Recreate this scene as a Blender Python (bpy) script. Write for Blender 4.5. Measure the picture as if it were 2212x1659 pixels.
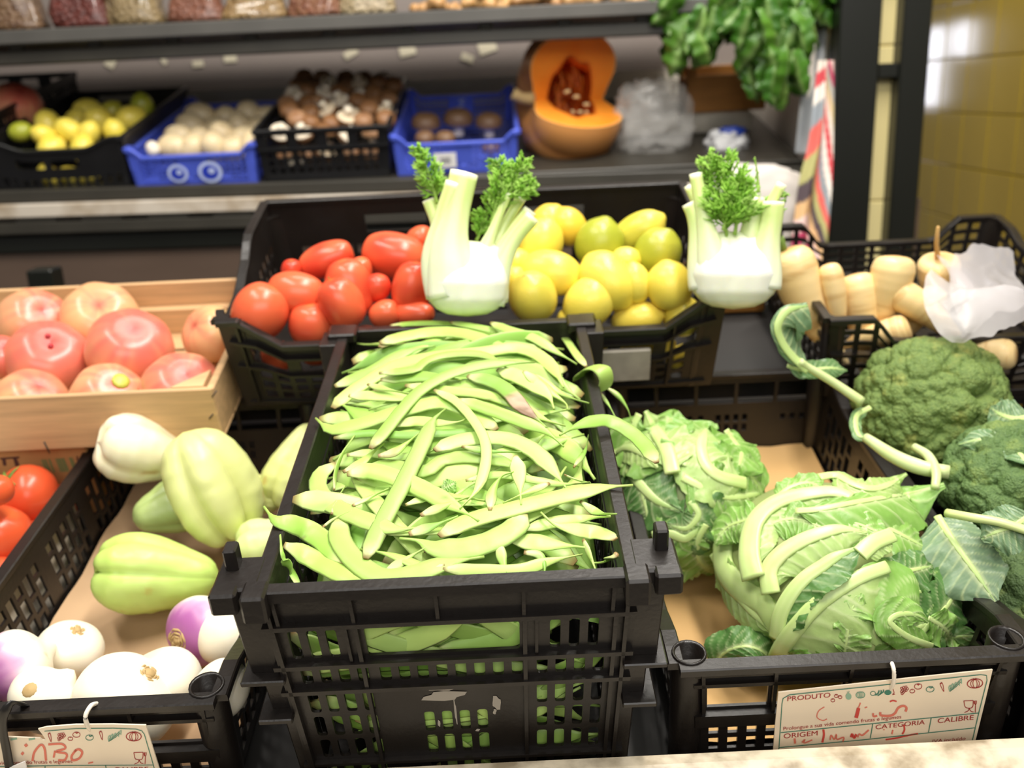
import bpy, bmesh, math, random
import numpy as np
from mathutils import Matrix, Vector

for _o in list(bpy.data.objects):
    bpy.data.objects.remove(_o)
SC = bpy.context.scene
COL = SC.collection
random.seed(7)
rng = np.random.default_rng(7)
PI = math.pi

# ------------------------------------------------------------------ camera
FPX, CX, CY = 2050.0, 1106.0, 829.5          # focal length and centre for a 2212 x 1659 frame
PITCH, ROLL = math.radians(17.0), math.radians(2.7)
CAM = np.array([0.0, 0.0, 1.45])             # eye height above the floor
cp, sp, cr, sr = math.cos(PITCH), math.sin(PITCH), math.cos(ROLL), math.sin(ROLL)
FWD, UP0, RT0 = np.array([0, cp, -sp]), np.array([0, sp, cp]), np.array([1.0, 0, 0])
cam_d = bpy.data.cameras.new('camera')
cam_o = bpy.data.objects.new('camera', cam_d)
COL.objects.link(cam_o)
RT, UPV = RT0 * cr - UP0 * sr, RT0 * sr + UP0 * cr
cam_o.matrix_world = Matrix(((RT[0], UPV[0], -FWD[0], CAM[0]), (RT[1], UPV[1], -FWD[1], CAM[1]),
                             (RT[2], UPV[2], -FWD[2], CAM[2]), (0, 0, 0, 1)))
cam_d.sensor_width = 36.0
cam_d.lens = FPX / 2212 * 36
cam_d.clip_start = 0.01
cam_d.dof.use_dof = True
cam_d.dof.focus_distance = 0.76
cam_d.dof.aperture_fstop = 4.6
SC.camera = cam_o

# ------------------------------------------------------------------ world, lamps, exposure
SC.view_settings.view_transform = 'Standard'
SC.view_settings.look = 'None'
SC.view_settings.gamma = 1.0
SC.view_settings.use_curve_mapping = False
SC.view_settings.exposure = -0.02
SC.cycles.use_denoising = True
SC.cycles.max_bounces = 7
SC.cycles.transparent_max_bounces = 12
SC.cycles.caustics_reflective = False
SC.cycles.caustics_refractive = False
w = bpy.data.worlds.new('market_hall'); SC.world = w; w.use_nodes = True
w.node_tree.nodes['Background'].inputs[0].default_value = (1.0, 0.96, 0.9, 1)
w.node_tree.nodes['Background'].inputs[1].default_value = 0.20

def area(name, loc, target, sx, sy, power, col=(1, 0.95, 0.87)):
    d = bpy.data.lights.new(name, 'AREA'); d.shape = 'RECTANGLE'
    d.size, d.size_y, d.energy, d.color = sx, sy, power, col
    o = bpy.data.objects.new(name, d); COL.objects.link(o)
    o.location = loc
    o.rotation_euler = (Vector(target) - Vector(loc)).to_track_quat('-Z', 'Y').to_euler()
    return o
# fluorescent fittings over the stall and the bright hall behind the photographer
area('ceiling_tube_light', (0.50, 0.75, 3.05), (0.0, 0.75, 0.9), 1.5, 0.16, 56)
area('ceiling_tube_light', (-0.75, 0.45, 3.05), (-0.3, 0.75, 0.9), 1.5, 0.16, 30)
area('ceiling_tube_light', (0.3, 1.75, 2.75), (0.0, 2.2, 1.2), 1.6, 0.14, 20)
area('hall_skylight', (0.4, -2.2, 2.9), (0.0, 1.2, 1.0), 3.0, 1.4, 62, (1, 0.97, 0.92))

# ------------------------------------------------------------------ helpers: frames and rays
def rxm(a):
    c, s = math.cos(a), math.sin(a)
    return np.array([[1, 0, 0], [0, c, -s], [0, s, c]])
def ray(px, py):
    """direction of the sight line through a point of the 2212 x 1659 frame (unit step along the lens axis)"""
    x, y = (px - CX) / FPX, -(py - CY) / FPX
    x, y = x * cr + y * sr, -x * sr + y * cr
    return RT0 * x + UP0 * y + FWD
class Frame:
    """a plane of the display: the stall is stepped and tilted towards the customer"""
    def __init__(s, tilt):
        s.M = rxm(math.radians(tilt)); s.rot = Matrix(s.M.tolist()).to_4x4()
    def d(s, px, py): return s.M.T @ ray(px, py)
    def z(s, px, py, z): d = s.d(px, py); return d * (z / d[2])
    def y(s, px, py, y): d = s.d(px, py); return d * (y / d[1])
    def dep(s, px, py, t): return s.d(px, py) * t
    def mat(s, p=(0, 0, 0), rot=None):
        m = Matrix.Translation(CAM.tolist()) @ s.rot @ Matrix.Translation([float(v) for v in p])
        return m @ rot if rot is not None else m
    def w(s, p): return CAM + s.M @ np.asarray(p, float)
    def loc(s, p): return s.M.T @ (np.asarray(p, float) - CAM)
    def plane(s, px, py, p0, n):
        d = s.d(px, py); p0, n = np.asarray(p0, float), np.asarray(n, float)
        return d * ((p0 @ n) / (d @ n))
A, B, S, W0 = Frame(10), Frame(14), Frame(12), Frame(0)

# ------------------------------------------------------------------ helpers: objects
def lin(h):
    h = h.lstrip('#'); c = [int(h[i:i + 2], 16) / 255 for i in (0, 2, 4)]
    return np.array([v / 12.92 if v <= 0.04045 else ((v + 0.055) / 1.055) ** 2.4 for v in c])
def mesh(name, V, Fc, mat=None, smooth=True, col=None, uv=None, mats=None, midx=None):
    me = bpy.data.meshes.new(name)
    V = np.asarray(V, float)
    me.from_pydata(V.tolist(), [], Fc if isinstance(Fc, list) else Fc.tolist())
    for m in (mats or ([mat] if mat else [])): me.materials.append(m)
    if smooth: me.polygons.foreach_set('use_smooth', np.ones(len(me.polygons), bool))
    if midx is not None: me.polygons.foreach_set('material_index', np.asarray(midx, np.int32))
    if col is not None:
        a = me.color_attributes.new('Col', 'FLOAT_COLOR', 'POINT')
        c = np.ones((len(V), 4), np.float32); c[:, :3] = col
        a.data.foreach_set('color', c.ravel())
    if uv is not None:
        u = me.uv_layers.new(name='UVMap')
        li = np.zeros(len(me.loops), np.int32); me.loops.foreach_get('vertex_index', li)
        u.data.foreach_set('uv', np.asarray(uv, np.float32)[li].ravel())
    me.update()
    return me
def link(o): COL.objects.link(o); return o
def props(o, label=None, cat=None, group=None, kind=None):
    if label: o['label'] = label
    if cat: o['category'] = cat
    if group: o['group'] = group
    if kind: o['kind'] = kind
    return o
def empty(name, M, label=None, cat=None, group=None, kind=None):
    o = link(bpy.data.objects.new(name, None)); o.matrix_world = M; o.empty_display_size = 0.03
    return props(o, label, cat, group, kind)
def put(name, me, M=None, label=None, cat=None, group=None, kind=None):
    o = link(bpy.data.objects.new(name, me))
    if M is not None: o.matrix_world = M
    return props(o, label, cat, group, kind)
def part(name, me, parent, M=None, label=None, kind=None):
    o = link(bpy.data.objects.new(name, me)); o.parent = parent
    if M is not None: o.matrix_basis = M
    return props(o, label, None, None, kind)
def dup(o, M, label=None, group=None):
    r = link(o.copy()); r.matrix_world = M
    if label: r['label'] = label
    if group: r['group'] = group
    for ch in o.children:
        c = link(ch.copy()); c.parent = r
        for g in ch.children:
            k = link(g.copy()); k.parent = c
    return r
def T(x, y, z): return Matrix.Translation((float(x), float(y), float(z)))
def RZ(a): return Matrix.Rotation(a, 4, 'Z')
def RX(a): return Matrix.Rotation(a, 4, 'X')
def RY(a): return Matrix.Rotation(a, 4, 'Y')

class MB:
    """collects pieces of one part"""
    def __init__(s): s.V = []; s.F = []; s.C = []; s.n = 0
    def add(s, V, Fc, c=None):
        V = np.asarray(V, float); s.V.append(V)
        s.F += [[int(i) + s.n for i in f] for f in Fc]; s.n += len(V)
        if c is not None:
            c = np.asarray(c, float); s.C.append(np.broadcast_to(c, (len(V), 3)))
        return s
    def mesh(s, name, mat, smooth=True):
        return mesh(name, np.concatenate(s.V), s.F, mat, smooth, np.concatenate(s.C) if s.C else None)

def box(x0, x1, y0, y1, z0, z1, b=0.0):
    if b <= 0:
        V = [(x, y, z) for x in (x0, x1) for y in (y0, y1) for z in (z0, z1)]
        return np.array(V, float), [(0, 1, 3, 2), (4, 6, 7, 5), (0, 4, 5, 1), (2, 3, 7, 6), (0, 2, 6, 4), (1, 5, 7, 3)]
    bm = bmesh.new(); bmesh.ops.create_cube(bm, size=1)
    for v in bm.verts:
        v.co = ((x0 + x1) / 2 + v.co.x * (x1 - x0), (y0 + y1) / 2 + v.co.y * (y1 - y0), (z0 + z1) / 2 + v.co.z * (z1 - z0))
    bmesh.ops.bevel(bm, geom=bm.edges[:], offset=b, segments=1, affect='EDGES')
    bm.verts.index_update()
    V = np.array([v.co[:] for v in bm.verts]); Fc = [[v.index for v in f.verts] for f in bm.faces]; bm.free()
    return V, Fc
def quads(nu, nv, wrap_u=False):
    """faces of a grid stored as index = i*nv + j"""
    I = np.arange(nu if wrap_u else nu - 1); J = np.arange(nv - 1)
    i, j = np.meshgrid(I, J, indexing='ij'); i2 = (i + 1) % nu
    return np.stack([i * nv + j, i2 * nv + j, i2 * nv + j + 1, i * nv + j + 1], -1).reshape(-1, 4)
def spl(P, n):
    """Catmull-Rom through P, n points evenly spaced along it"""
    P = np.asarray(P, float)
    if len(P) == 2: return P[0] + (P[1] - P[0]) * np.linspace(0, 1, n)[:, None]
    Q = np.vstack([2 * P[0] - P[1], P, 2 * P[-1] - P[-2]])
    out = []
    for k in range(1, len(Q) - 2):
        t = np.linspace(0, 1, 14, endpoint=False)[:, None]
        p0, p1, p2, p3 = Q[k - 1], Q[k], Q[k + 1], Q[k + 2]
        out.append(0.5 * (2 * p1 + (p2 - p0) * t + (2 * p0 - 5 * p1 + 4 * p2 - p3) * t ** 2 + (3 * p1 - p0 - 3 * p2 + p3) * t ** 3))
    D = np.vstack(out + [P[-1:]])
    s = np.r_[0, np.cumsum(np.linalg.norm(np.diff(D, axis=0), axis=1))]
    q = np.linspace(0, s[-1], n)
    return np.stack([np.interp(q, s, D[:, k]) for k in range(P.shape[1])], 1)
def nrm(v): return v / np.maximum(np.linalg.norm(v, axis=-1, keepdims=True), 1e-9)
def frames(C, up):
    Tn = nrm(np.gradient(C, axis=0)); up = np.broadcast_to(np.asarray(up, float), C.shape)
    Bn = nrm(np.cross(Tn, up)); Nn = np.cross(Bn, Tn)
    return Tn, Nn, Bn
def sweep(C, up, w, h, k=10, pw=1.0):
    """closed tube along C with half-width w and half-thickness h per station"""
    n = len(C); Tn, Nn, Bn = frames(C, up); a = np.arange(k) / k * 2 * PI
    ca, sa = np.cos(a), np.sin(a)
    if pw != 1: ca, sa = np.sign(ca) * np.abs(ca) ** pw, np.sign(sa) * np.abs(sa) ** pw
    w = np.broadcast_to(w, n); h = np.broadcast_to(h, n)
    V = C[:, None] + Bn[:, None] * (w[:, None] * ca)[..., None] + Nn[:, None] * (h[:, None] * sa)[..., None]
    Fc = [(i * k + j, i * k + (j + 1) % k, (i + 1) * k + (j + 1) % k, (i + 1) * k + j) for i in range(n - 1) for j in range(k)]
    Fc += [tuple(range(k - 1, -1, -1)), tuple((n - 1) * k + j for j in range(k))]
    return V.reshape(-1, 3), Fc
def tube(P, r, k=6, n=None, up=(0.13, 0.21, 0.97)):
    C = spl(P, n) if n else np.asarray(P, float)
    r = np.interp(np.linspace(0, 1, len(C)), np.linspace(0, 1, len(np.atleast_1d(r))), np.atleast_1d(r))
    return sweep(C, up, r, r, k)
def blob(f, nu=32, nv=20):
    """closed skin: f(phi, t) with t from 0 (pole) to 1 (pole) returns points"""
    phi = np.arange(nu) / nu * 2 * PI; t = np.linspace(0, 1, nv)
    Ph, Tt = np.meshgrid(phi, t, indexing='ij')
    return f(Ph, Tt).reshape(-1, 3), quads(nu, nv, True), Ph.ravel(), Tt.ravel()
# value noise
def vnoise(P, seed=0):
    P = np.asarray(P, float); i = np.floor(P).astype(np.int64); f = P - i; f = f * f * (3 - 2 * f)
    def h(a, b, c):
        n = (a * 374761393 + b * 668265263 + c * 2147483647 + seed * 974634777) & 0xffffffff
        n = ((n ^ (n >> 13)) * 1274126177) & 0xffffffff
        return ((n ^ (n >> 16)) & 0xffff) / 65535.0
    r = 0
    for dx in (0, 1):
        for dy in (0, 1):
            for dz in (0, 1):
                wgt = (f[..., 0] if dx else 1 - f[..., 0]) * (f[..., 1] if dy else 1 - f[..., 1]) * (f[..., 2] if dz else 1 - f[..., 2])
                r = r + wgt * h(i[..., 0] + dx, i[..., 1] + dy, i[..., 2] + dz)
    return r
def fbm(P, seed=0, o=3):
    return sum(vnoise(np.asarray(P) * 2 ** k, seed + k) * 0.5 ** k for k in range(o)) / sum(0.5 ** k for k in range(o))
def mixc(a, b, t): t = np.clip(t, 0, 1)[..., None]; return a * (1 - t) + b * t
def sstep(a, b, x): t = np.clip((x - a) / (b - a), 0, 1); return t * t * (3 - 2 * t)

# ------------------------------------------------------------------ materials
def mk(name, col=None, rough=0.5, attr=False, var=0.0, nscale=30.0, namt=0.0, bump=0.0, bscale=80.0, sss=0.0, sssr=0.01,
       spec=0.5, metal=0.0, coat=0.0, trans=0.0, alpha=1.0, col2=None, bdist=0.002, stretch=None, rvar=0.0):
    m = bpy.data.materials.new(name); m.use_nodes = True
    nt = m.node_tree; N = nt.nodes; L = nt.links
    b = N['Principled BSDF']
    b.inputs['Roughness'].default_value = rough
    b.inputs['Metallic'].default_value = metal
    b.inputs['Specular IOR Level'].default_value = spec
    b.inputs['Coat Weight'].default_value = coat
    b.inputs['Coat Roughness'].default_value = 0.15
    b.inputs['Alpha'].default_value = alpha
    if sss: 
        b.inputs['Subsurface Weight'].default_value = sss
        b.inputs['Subsurface Radius'].default_value = (1, 0.8, 0.4)
        b.inputs['Subsurface Scale'].default_value = sssr
    tc = N.new('ShaderNodeTexCoord'); vec = tc.outputs['Object']
    if stretch:
        mp = N.new('ShaderNodeMapping'); mp.inputs['Scale'].default_value = stretch
        L.new(vec, mp.inputs['Vector']); vec = mp.outputs['Vector']
    if attr:
        a = N.new('ShaderNodeVertexColor'); a.layer_name = 'Col'; c = a.outputs['Color']
    else:
        a = N.new('ShaderNodeRGB'); a.outputs[0].default_value = (*lin(col), 1); c = a.outputs[0]
    nz = None
    if namt or col2:
        nz = N.new('ShaderNodeTexNoise'); nz.inputs['Scale'].default_value = nscale; nz.inputs['Detail'].default_value = 4
        L.new(vec, nz.inputs['Vector'])
        mx = N.new('ShaderNodeMix'); mx.data_type = 'RGBA'
        if col2:
            rp = N.new('ShaderNodeValToRGB'); rp.color_ramp.elements[0].position = 0.42; rp.color_ramp.elements[1].position = 0.66
            L.new(nz.outputs['Fac'], rp.inputs['Fac']); L.new(rp.outputs['Color'], mx.inputs['Factor'])
            mx.inputs['B'].default_value = (*lin(col2), 1)
        else:
            mx.blend_type = 'MULTIPLY'; mx.inputs['Factor'].default_value = namt
            rp = N.new('ShaderNodeValToRGB'); rp.color_ramp.elements[0].position = 0.3; rp.color_ramp.elements[1].position = 0.7
            rp.color_ramp.elements[0].color = (0.25, 0.25, 0.25, 1)
            L.new(nz.outputs['Fac'], rp.inputs['Fac']); L.new(rp.outputs['Color'], mx.inputs['B'])
        L.new(c, mx.inputs['A']); c = mx.outputs['Result']
    if var:
        oi = N.new('ShaderNodeObjectInfo'); hs = N.new('ShaderNodeHueSaturation')
        mr = N.new('ShaderNodeMapRange'); mr.inputs['To Min'].default_value = 1 - var; mr.inputs['To Max'].default_value = 1 + var
        mh = N.new('ShaderNodeMapRange'); mh.inputs['To Min'].default_value = 0.5 - var * 0.06; mh.inputs['To Max'].default_value = 0.5 + var * 0.06
        ml = N.new('ShaderNodeMath'); ml.operation = 'MULTIPLY'; ml.inputs[1].default_value = 7.31
        fr = N.new('ShaderNodeMath'); fr.operation = 'FRACT'
        L.new(oi.outputs['Random'], mr.inputs['Value']); L.new(oi.outputs['Random'], ml.inputs[0]); L.new(ml.outputs[0], fr.inputs[0])
        L.new(fr.outputs[0], mh.inputs['Value']); L.new(mr.outputs[0], hs.inputs['Value']); L.new(mh.outputs[0], hs.inputs['Hue'])
        L.new(c, hs.inputs['Color']); c = hs.outputs['Color']
    L.new(c, b.inputs['Base Color'])
    if rvar:
        n3 = N.new('ShaderNodeTexNoise'); n3.inputs['Scale'].default_value = 25; n3.inputs['Detail'].default_value = 5; L.new(vec, n3.inputs['Vector'])
        m3 = N.new('ShaderNodeMapRange'); m3.inputs['To Min'].default_value = rough - rvar; m3.inputs['To Max'].default_value = rough + rvar
        L.new(n3.outputs['Fac'], m3.inputs['Value']); L.new(m3.outputs[0], b.inputs['Roughness'])
    if bump:
        n2 = N.new('ShaderNodeTexNoise'); n2.inputs['Scale'].default_value = bscale; n2.inputs['Detail'].default_value = 3
        L.new(vec, n2.inputs['Vector'])
        bp = N.new('ShaderNodeBump'); bp.inputs['Strength'].default_value = bump; bp.inputs['Distance'].default_value = bdist
        L.new(n2.outputs['Fac'], bp.inputs['Height']); L.new(bp.outputs['Normal'], b.inputs['Normal'])
    if trans:
        tr = N.new('ShaderNodeBsdfTranslucent'); ms = N.new('ShaderNodeMixShader'); ms.inputs[0].default_value = trans
        L.new(c, tr.inputs['Color']); L.new(b.outputs[0], ms.inputs[1]); L.new(tr.outputs[0], ms.inputs[2])
        L.new(ms.outputs[0], N['Material Output'].inputs['Surface'])
    return m

M_blk = mk('black_crate_plastic', '#1f1a17', 0.36, namt=0.35, nscale=18, bump=0.12, bscale=220, rvar=0.14)
M_blk2 = mk('black_crate_plastic_far', '#1c1c1e', 0.35, namt=0.3, nscale=20)
M_blue = mk('blue_crate_plastic', '#5468dc', 0.4, namt=0.15, nscale=20)
M_dark = mk('dark_painted_steel', '#39362f', 0.42, namt=0.4, nscale=9, spec=0.5)
M_frame = mk('black_painted_metal', '#12140f', 0.35)
M_skin = mk('glossy_skin', attr=True, rough=0.28, spec=0.45, sss=0.12, sssr=0.004, bump=0.03, bscale=120)
M_root = mk('matt_root_skin', attr=True, rough=0.38, sss=0.2, sssr=0.006, bump=0.06, bscale=60)
M_lemon = mk('lemon_peel', attr=True, rough=0.3, sss=0.12, sssr=0.004, bump=0.35, bscale=420, bdist=0.001)
M_bean = mk('flat_bean_skin', attr=True, rough=0.42, sss=0.05, sssr=0.002, bump=0.15, bscale=140, var=0.13, bdist=0.001)
M_leaf = mk('leaf_blade', attr=True, rough=0.36, trans=0.28, bump=0.25, bscale=130, bdist=0.002)
M_rib = mk('leaf_midrib', attr=True, rough=0.35, sss=0.25, sssr=0.004, bump=0.06, bscale=90)
M_floret = mk('broccoli_buds', attr=True, rough=0.6, bump=1.0, bscale=520, bdist=0.0022)
M_wood = mk('pale_crate_wood', '#dcb383', 0.6, namt=0.35, nscale=14, stretch=(0.6, 6, 9), bump=0.1, bscale=20)
M_paper = mk('brown_kraft_paper', '#bd9c78', 0.75, namt=0.12, nscale=12)
M_card = mk('brown_cardboard', '#b98550', 0.75, namt=0.15, nscale=25)
# ------------------------------------------------------------------ the setting
def plate(name, V, Fc, mat, M=None, kind='structure', smooth=False, **k):
    return put(name, mesh(name, V, Fc, mat, smooth), M, kind=kind, **k)
MC = Matrix.Translation(CAM.tolist())
M_floor = mk('market_floor', '#6d675f', 0.4, namt=0.3, nscale=3)
M_wall = mk('mauve_grey_wall', '#8a7f79', 0.55, namt=0.18, nscale=3)
M_side = mk('beige_plaster_panel', '#f0e6da', 0.6, namt=0.15, nscale=4)
M_tile = mk('mustard_glazed_tile', '#b89e34', 0.12, namt=0.12, nscale=5, spec=0.6, bump=0.04, bscale=9)
M_grout = mk('pale_tile_grout', '#a8954a', 0.7)
M_cream = mk('cream_glazed_tile', '#efdfa0', 0.3, namt=0.06, nscale=6)
plate('floor', *box(-6, 6, -4, 6, -0.05, 0), M_floor)
plate('wall_back', *box(-3.5, 0.74, 2.80, 2.86, -1.45, 1.6), M_wall, MC)
wr = plate('wall_right', *box(1.335, 1.40, 1.5, 4.6, -1.45, 1.6), M_grout, MC)
plate('wall_far', *box(0.74, 1.40, 4.5, 4.56, -1.45, 1.6), M_tile, MC)
tile_me = mesh('tile', *box(0, 0.012, 0, 0.1475, 0, 0.1475, 0.002), M_tile, False)
for i in range(13):
    for j in range(11):
        part('tile', tile_me, wr, T(1.324 + random.uniform(-.0006, .0006), 1.90 + i * 0.15, -0.86 + j * 0.15))
plate('wall_side', *box(0.0, 0.012, 0.0, 0.66, -1.0, 0.9), M_side, MC @ T(.668, 2.135, 0) @ RZ(-.06))

# mid shelf: stepped steel edge, then the tilted tray behind it
ROLLS = RY(0.0163)
SHX = T(-0.26, 0, 0)
MS_ = MC @ SHX @ ROLLS
M_strip = mk('worn_white_steel_edge', '#c6bcae', 0.4, namt=0.25, nscale=11, col2='#a08f78')
mid = empty('display_shelf', MS_ @ T(0, 2.1, -0.22), 'grey steel display shelf with pale front strip carrying the small crates', 'shelf')
def shp(name, x0, x1, y0, y1, z0, z1, mat, b=.003):
    return part(name, mesh(name, *box(x0, x1, y0 - 2.1, y1 - 2.1, z0 + .22, z1 + .22, b), mat, False), mid)
shp('front_lip', -1.6, 0.955, 2.085, 2.12, -0.190, -0.164, M_dark)
shp('front_strip', -1.6, 0.955, 2.070, 2.10, -0.222, -0.192, M_strip)
shp('lower_rail', -1.6, 0.955, 2.075, 2.10, -0.258, -0.231, M_dark)
shp('under_rail', -1.6, 0.955, 2.095, 2.12, -0.300, -0.262, M_frame)
for k in range(17):
    shp('spacer', -1.5 + k * .142, -1.5 + k * .142 + 0.085, 2.078, 2.098, -0.231, -0.222, M_dark, 0)
for k in range(17):
    shp('spacer', -1.46 + k * .142, -1.46 + k * .142 + 0.075, 2.098, 2.115, -0.264, -0.257, M_dark, 0)
tray = mesh('tray', *box(-1.55, 0.655, 2.025, 2.705, -0.612, -0.5995, .002), M_dark, False)
part('tray', tray, mid, mid.matrix_world.inverted() @ S.mat())
M_riser = mk('brushed_brown_grey_panel', '#665448', 0.38, namt=0.3, nscale=2.2, stretch=(1, 4, 6))
plate('trim_1', *box(-2.2, 0.92, 2.11, 2.14, -1.45, -0.262), M_riser, MC)
M_board = mk('off_white_board', '#c9c2b4', 0.5, namt=0.15, nscale=9)
plate('trim_2', *box(-1.6, 0.70, 2.775, 2.798, -0.06, 0.045), M_board, MC)
# upper shelf
ups = empty('upper_shelf', MC @ T(0, 2.12, 0.15), 'dark steel upper shelf holding the bags of pulses and the ginger', 'shelf')
def ush(name, x0, x1, y0, y1, z0, z1, mat):
    return part(name, mesh(name, *box(x0, x1, y0 - 2.12, y1 - 2.12, z0 - .15, z1 - .15, .003), mat, False), ups)
M_rail = mk('grey_painted_steel', '#55534f', 0.45, namt=0.3, nscale=8)
ush('front_edge', -1.6, 0.47, 2.10, 2.125, 0.143, 0.172, M_rail)
ush('lower_edge', -1.6, 0.47, 2.125, 2.15, 0.104, 0.132, M_dark)
ush('shelf_board', -1.6, 0.47, 2.125, 2.72, 0.146, 0.166, M_dark)
for k in range(12):
    ush('bracket', -1.52 + k * .165, -1.49 + k * .165, 2.128, 2.145, 0.132, 0.146, M_dark)
# paper scraps left on the wall between the shelves
M_scrap = mk('torn_label_scrap', '#cfc6ae', 0.7)
wb = bpy.data.objects['wall_back']
for (px, py, sx, sz) in ((240, 133, .026, .034), (428, 138, .03, .016), (497, 122, .035, .03), (352, 128, .012, .03), (758, 115, .04, .02),
                         (880, 108, .045, .03), (1052, 100, .05, .036), (1010, 125, .035, .02)):
    p = W0.y(px, py, 2.797)
    m = MB().add(*box(-sx / 2, sx / 2, -.002, 0, -sz / 2, sz / 2)).mesh('tape_scrap', M_scrap, False)
    part('tape_scrap', m, wb, wb.matrix_world.inverted() @ MC @ T(*p) @ RY(random.uniform(-.6, .6)))

# black metal frame with cream strip showing between its uprights
fr = empty('metal_frame', MC @ T(0.80, 2.06, -1.4), 'tall black metal frame with cream strip between its two uprights', 'frame')
def frp(name, x0, x1, y0, y1, z0, z1, mat):
    return part(name, mesh(name, *box(x0 - .80, x1 - .80, y0 - 2.06, y1 - 2.06, z0 + 1.4, z1 + 1.4, .003), mat, False), fr)
frp('upright', 0.704, 0.790, 2.06, 2.12, -1.4, 0.7, M_frame)
frp('upright', 0.834, 0.893, 2.06, 2.12, -1.4, 0.7, M_frame)
for zz in (-0.005, 0.205, -0.62): frp('crossbar', 0.790, 0.834, 2.065, 2.115, zz, zz + 0.03, M_frame)
for z0, z1 in ((-1.4, -0.262), (-0.26, 0.06), (0.062, 0.7)): frp('cream_tile', 0.786, 0.838, 2.10, 2.112, z0, z1, M_cream)
for (px0, px1, pyb) in ((1985, 2068, 42), (1972, 1998, 52)):
    p = W0.dep(px0, pyb, 3.0); q = W0.dep(px1, pyb, 3.0)
    put('black_lamp_box' if px0 == 1985 else 'black_bracket', mesh('box', *box(0, q[0] - p[0], 0, .05, 0, .3, .004), M_frame, False), MC @ T(*p),
        'wide black metal box hanging before the yellow tiles at top' if px0 == 1985 else 'narrow black bracket beside the black metal frame', 'box' if px0 == 1985 else 'bracket')

# counter carrying the front crates, the stepped deck behind, the stone ledge in front
cnt = empty('display_counter', A.mat((0, .8, -.72)), 'dark stepped market counter under the vegetable crates', 'counter')
M_deck = mk('dark_counter_deck', '#1a1715', 0.55, namt=0.3, nscale=6)
part('front_deck', mesh('deck', *box(-0.95, 1.0, -0.235, 0.33, -0.03, 0.022), M_deck, False), cnt)
part('rear_deck', mesh('deck', *box(-1.1, 1.1, 1.085, 1.40, -0.69, -0.660), M_deck, False), cnt, cnt.matrix_world.inverted() @ B.mat())
part('rear_ledge', mesh('ledge', *box(-1.6, 0.95, 1.48, 2.105, -0.53, -0.50), M_deck, False), cnt, cnt.matrix_world.inverted() @ MC)
part('front_board', mesh('deck', *box(-0.95, 1.0, -0.36, -0.34, -0.7, -0.04), M_deck, False), cnt)
def marble(name):
    m = mk(name, '#d6c9b1', 0.3, col2='#94866f', nscale=34)
    return m
M_marble = marble('speckled_cream_marble')
for k, (x0, x1) in enumerate(((-1.0, 1.2),)):
    bm = MB(); ys = np.linspace(0.40, 0.552, 14); zz = -0.622 - 0.03 * np.clip((ys - 0.535) / 0.017, 0, 1) ** 2 - 0.03 * np.clip((0.42 - ys) / 0.02, 0, 1) ** 2
    V = []; 
    for x in (x0, x1): V += [(x, y, z) for y, z in zip(ys, zz)] + [(x, y, -0.68) for y in ys[::-1]]
    n = 28; Fc = [(i, (i + 1) % n, n + (i + 1) % n, n + i) for i in range(n)] + [tuple(range(n - 1, -1, -1)), tuple(range(n, 2 * n))]
    put('marble_ledge', mesh('ledge', V, Fc, M_marble, False), A.mat((0.0, 0.000, 0.010)), 'cream marble ledge speckled grey along the front of the stall', 'ledge')

# ------------------------------------------------------------------ lattice crates
def panel(Wt, Wb, H, th, holes, r=0.0, topf=None, lean=0.0, y0=0.0, nx=0, boxes=()):
    """wall seen from outside: x across, y inwards, z down from the rim; holes = (x0, x1, z0, z1)"""
    xs = {-Wt / 2, Wt / 2}; zs = {0.0, H}
    for a, b, c, d in holes: xs |= {a, b}; zs |= {c, d}
    if nx: xs |= set(np.linspace(-Wt / 2, Wt / 2, nx))
    def uniq(s):
        o = []
        for v in sorted(s):
            if not o or v - o[-1] > 2e-4: o.append(v)
        return np.array(o)
    xs, zs = uniq(xs), uniq(zs)
    cx, cz = (xs[:-1] + xs[1:]) / 2, (zs[:-1] + zs[1:]) / 2
    solid = np.ones((len(cx), len(cz)), bool)
    for a, b, c, d in holes:
        solid[np.ix_((cx > a) & (cx < b), (cz > c) & (cz < d))] = False
    V, Fc, idx = [], [], {}
    def vid(i, j, k):
        key = (i, j, k)
        if key not in idx: idx[key] = len(V); V.append((xs[i], y0 + (th if k else 0), zs[j]))
        return idx[key]
    for i in range(len(cx)):
        for j in range(len(cz)):
            if not solid[i, j]: continue
            a = [(i, j), (i + 1, j), (i + 1, j + 1), (i, j + 1)]
            Fc.append([vid(*p, 0) for p in a]); Fc.append([vid(*p, 1) for p in a[::-1]])
            for (di, dj), (p, q) in zip(((0, -1), (1, 0), (0, 1), (-1, 0)), ((0, 1), (1, 2), (2, 3), (3, 0))):
                ii, jj = i + di, j + dj
                if not (0 <= ii < len(cx) and 0 <= jj < len(cz)) or not solid[ii, jj]:
                    Fc.append([vid(*a[p], 0), vid(*a[p], 1), vid(*a[q], 1), vid(*a[q], 0)])
    if r:
        for a, b, c, d in holes:
            for X, Z, sx, sz in ((a, c, 1, 1), (b, c, -1, 1), (b, d, -1, -1), (a, d, 1, -1)):
                an = [0, PI / 6, PI / 3, PI / 2]
                arc = [(X + sx * r * (1 - math.cos(t)), Z + sz * r * (1 - math.sin(t))) for t in an]
                n0 = len(V)
                for k in (0, th):
                    V.append((X, y0 + k, Z)); V += [(p, y0 + k, q) for p, q in arc]
                for k in range(3):
                    Fc.append([n0, n0 + 1 + k, n0 + 2 + k]); Fc.append([n0 + 5, n0 + 7 + k, n0 + 6 + k])
                    Fc.append([n0 + 1 + k, n0 + 6 + k, n0 + 7 + k, n0 + 2 + k])
    V = np.array(V)
    return warp(V, Wt, Wb, H, topf, lean), Fc
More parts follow.
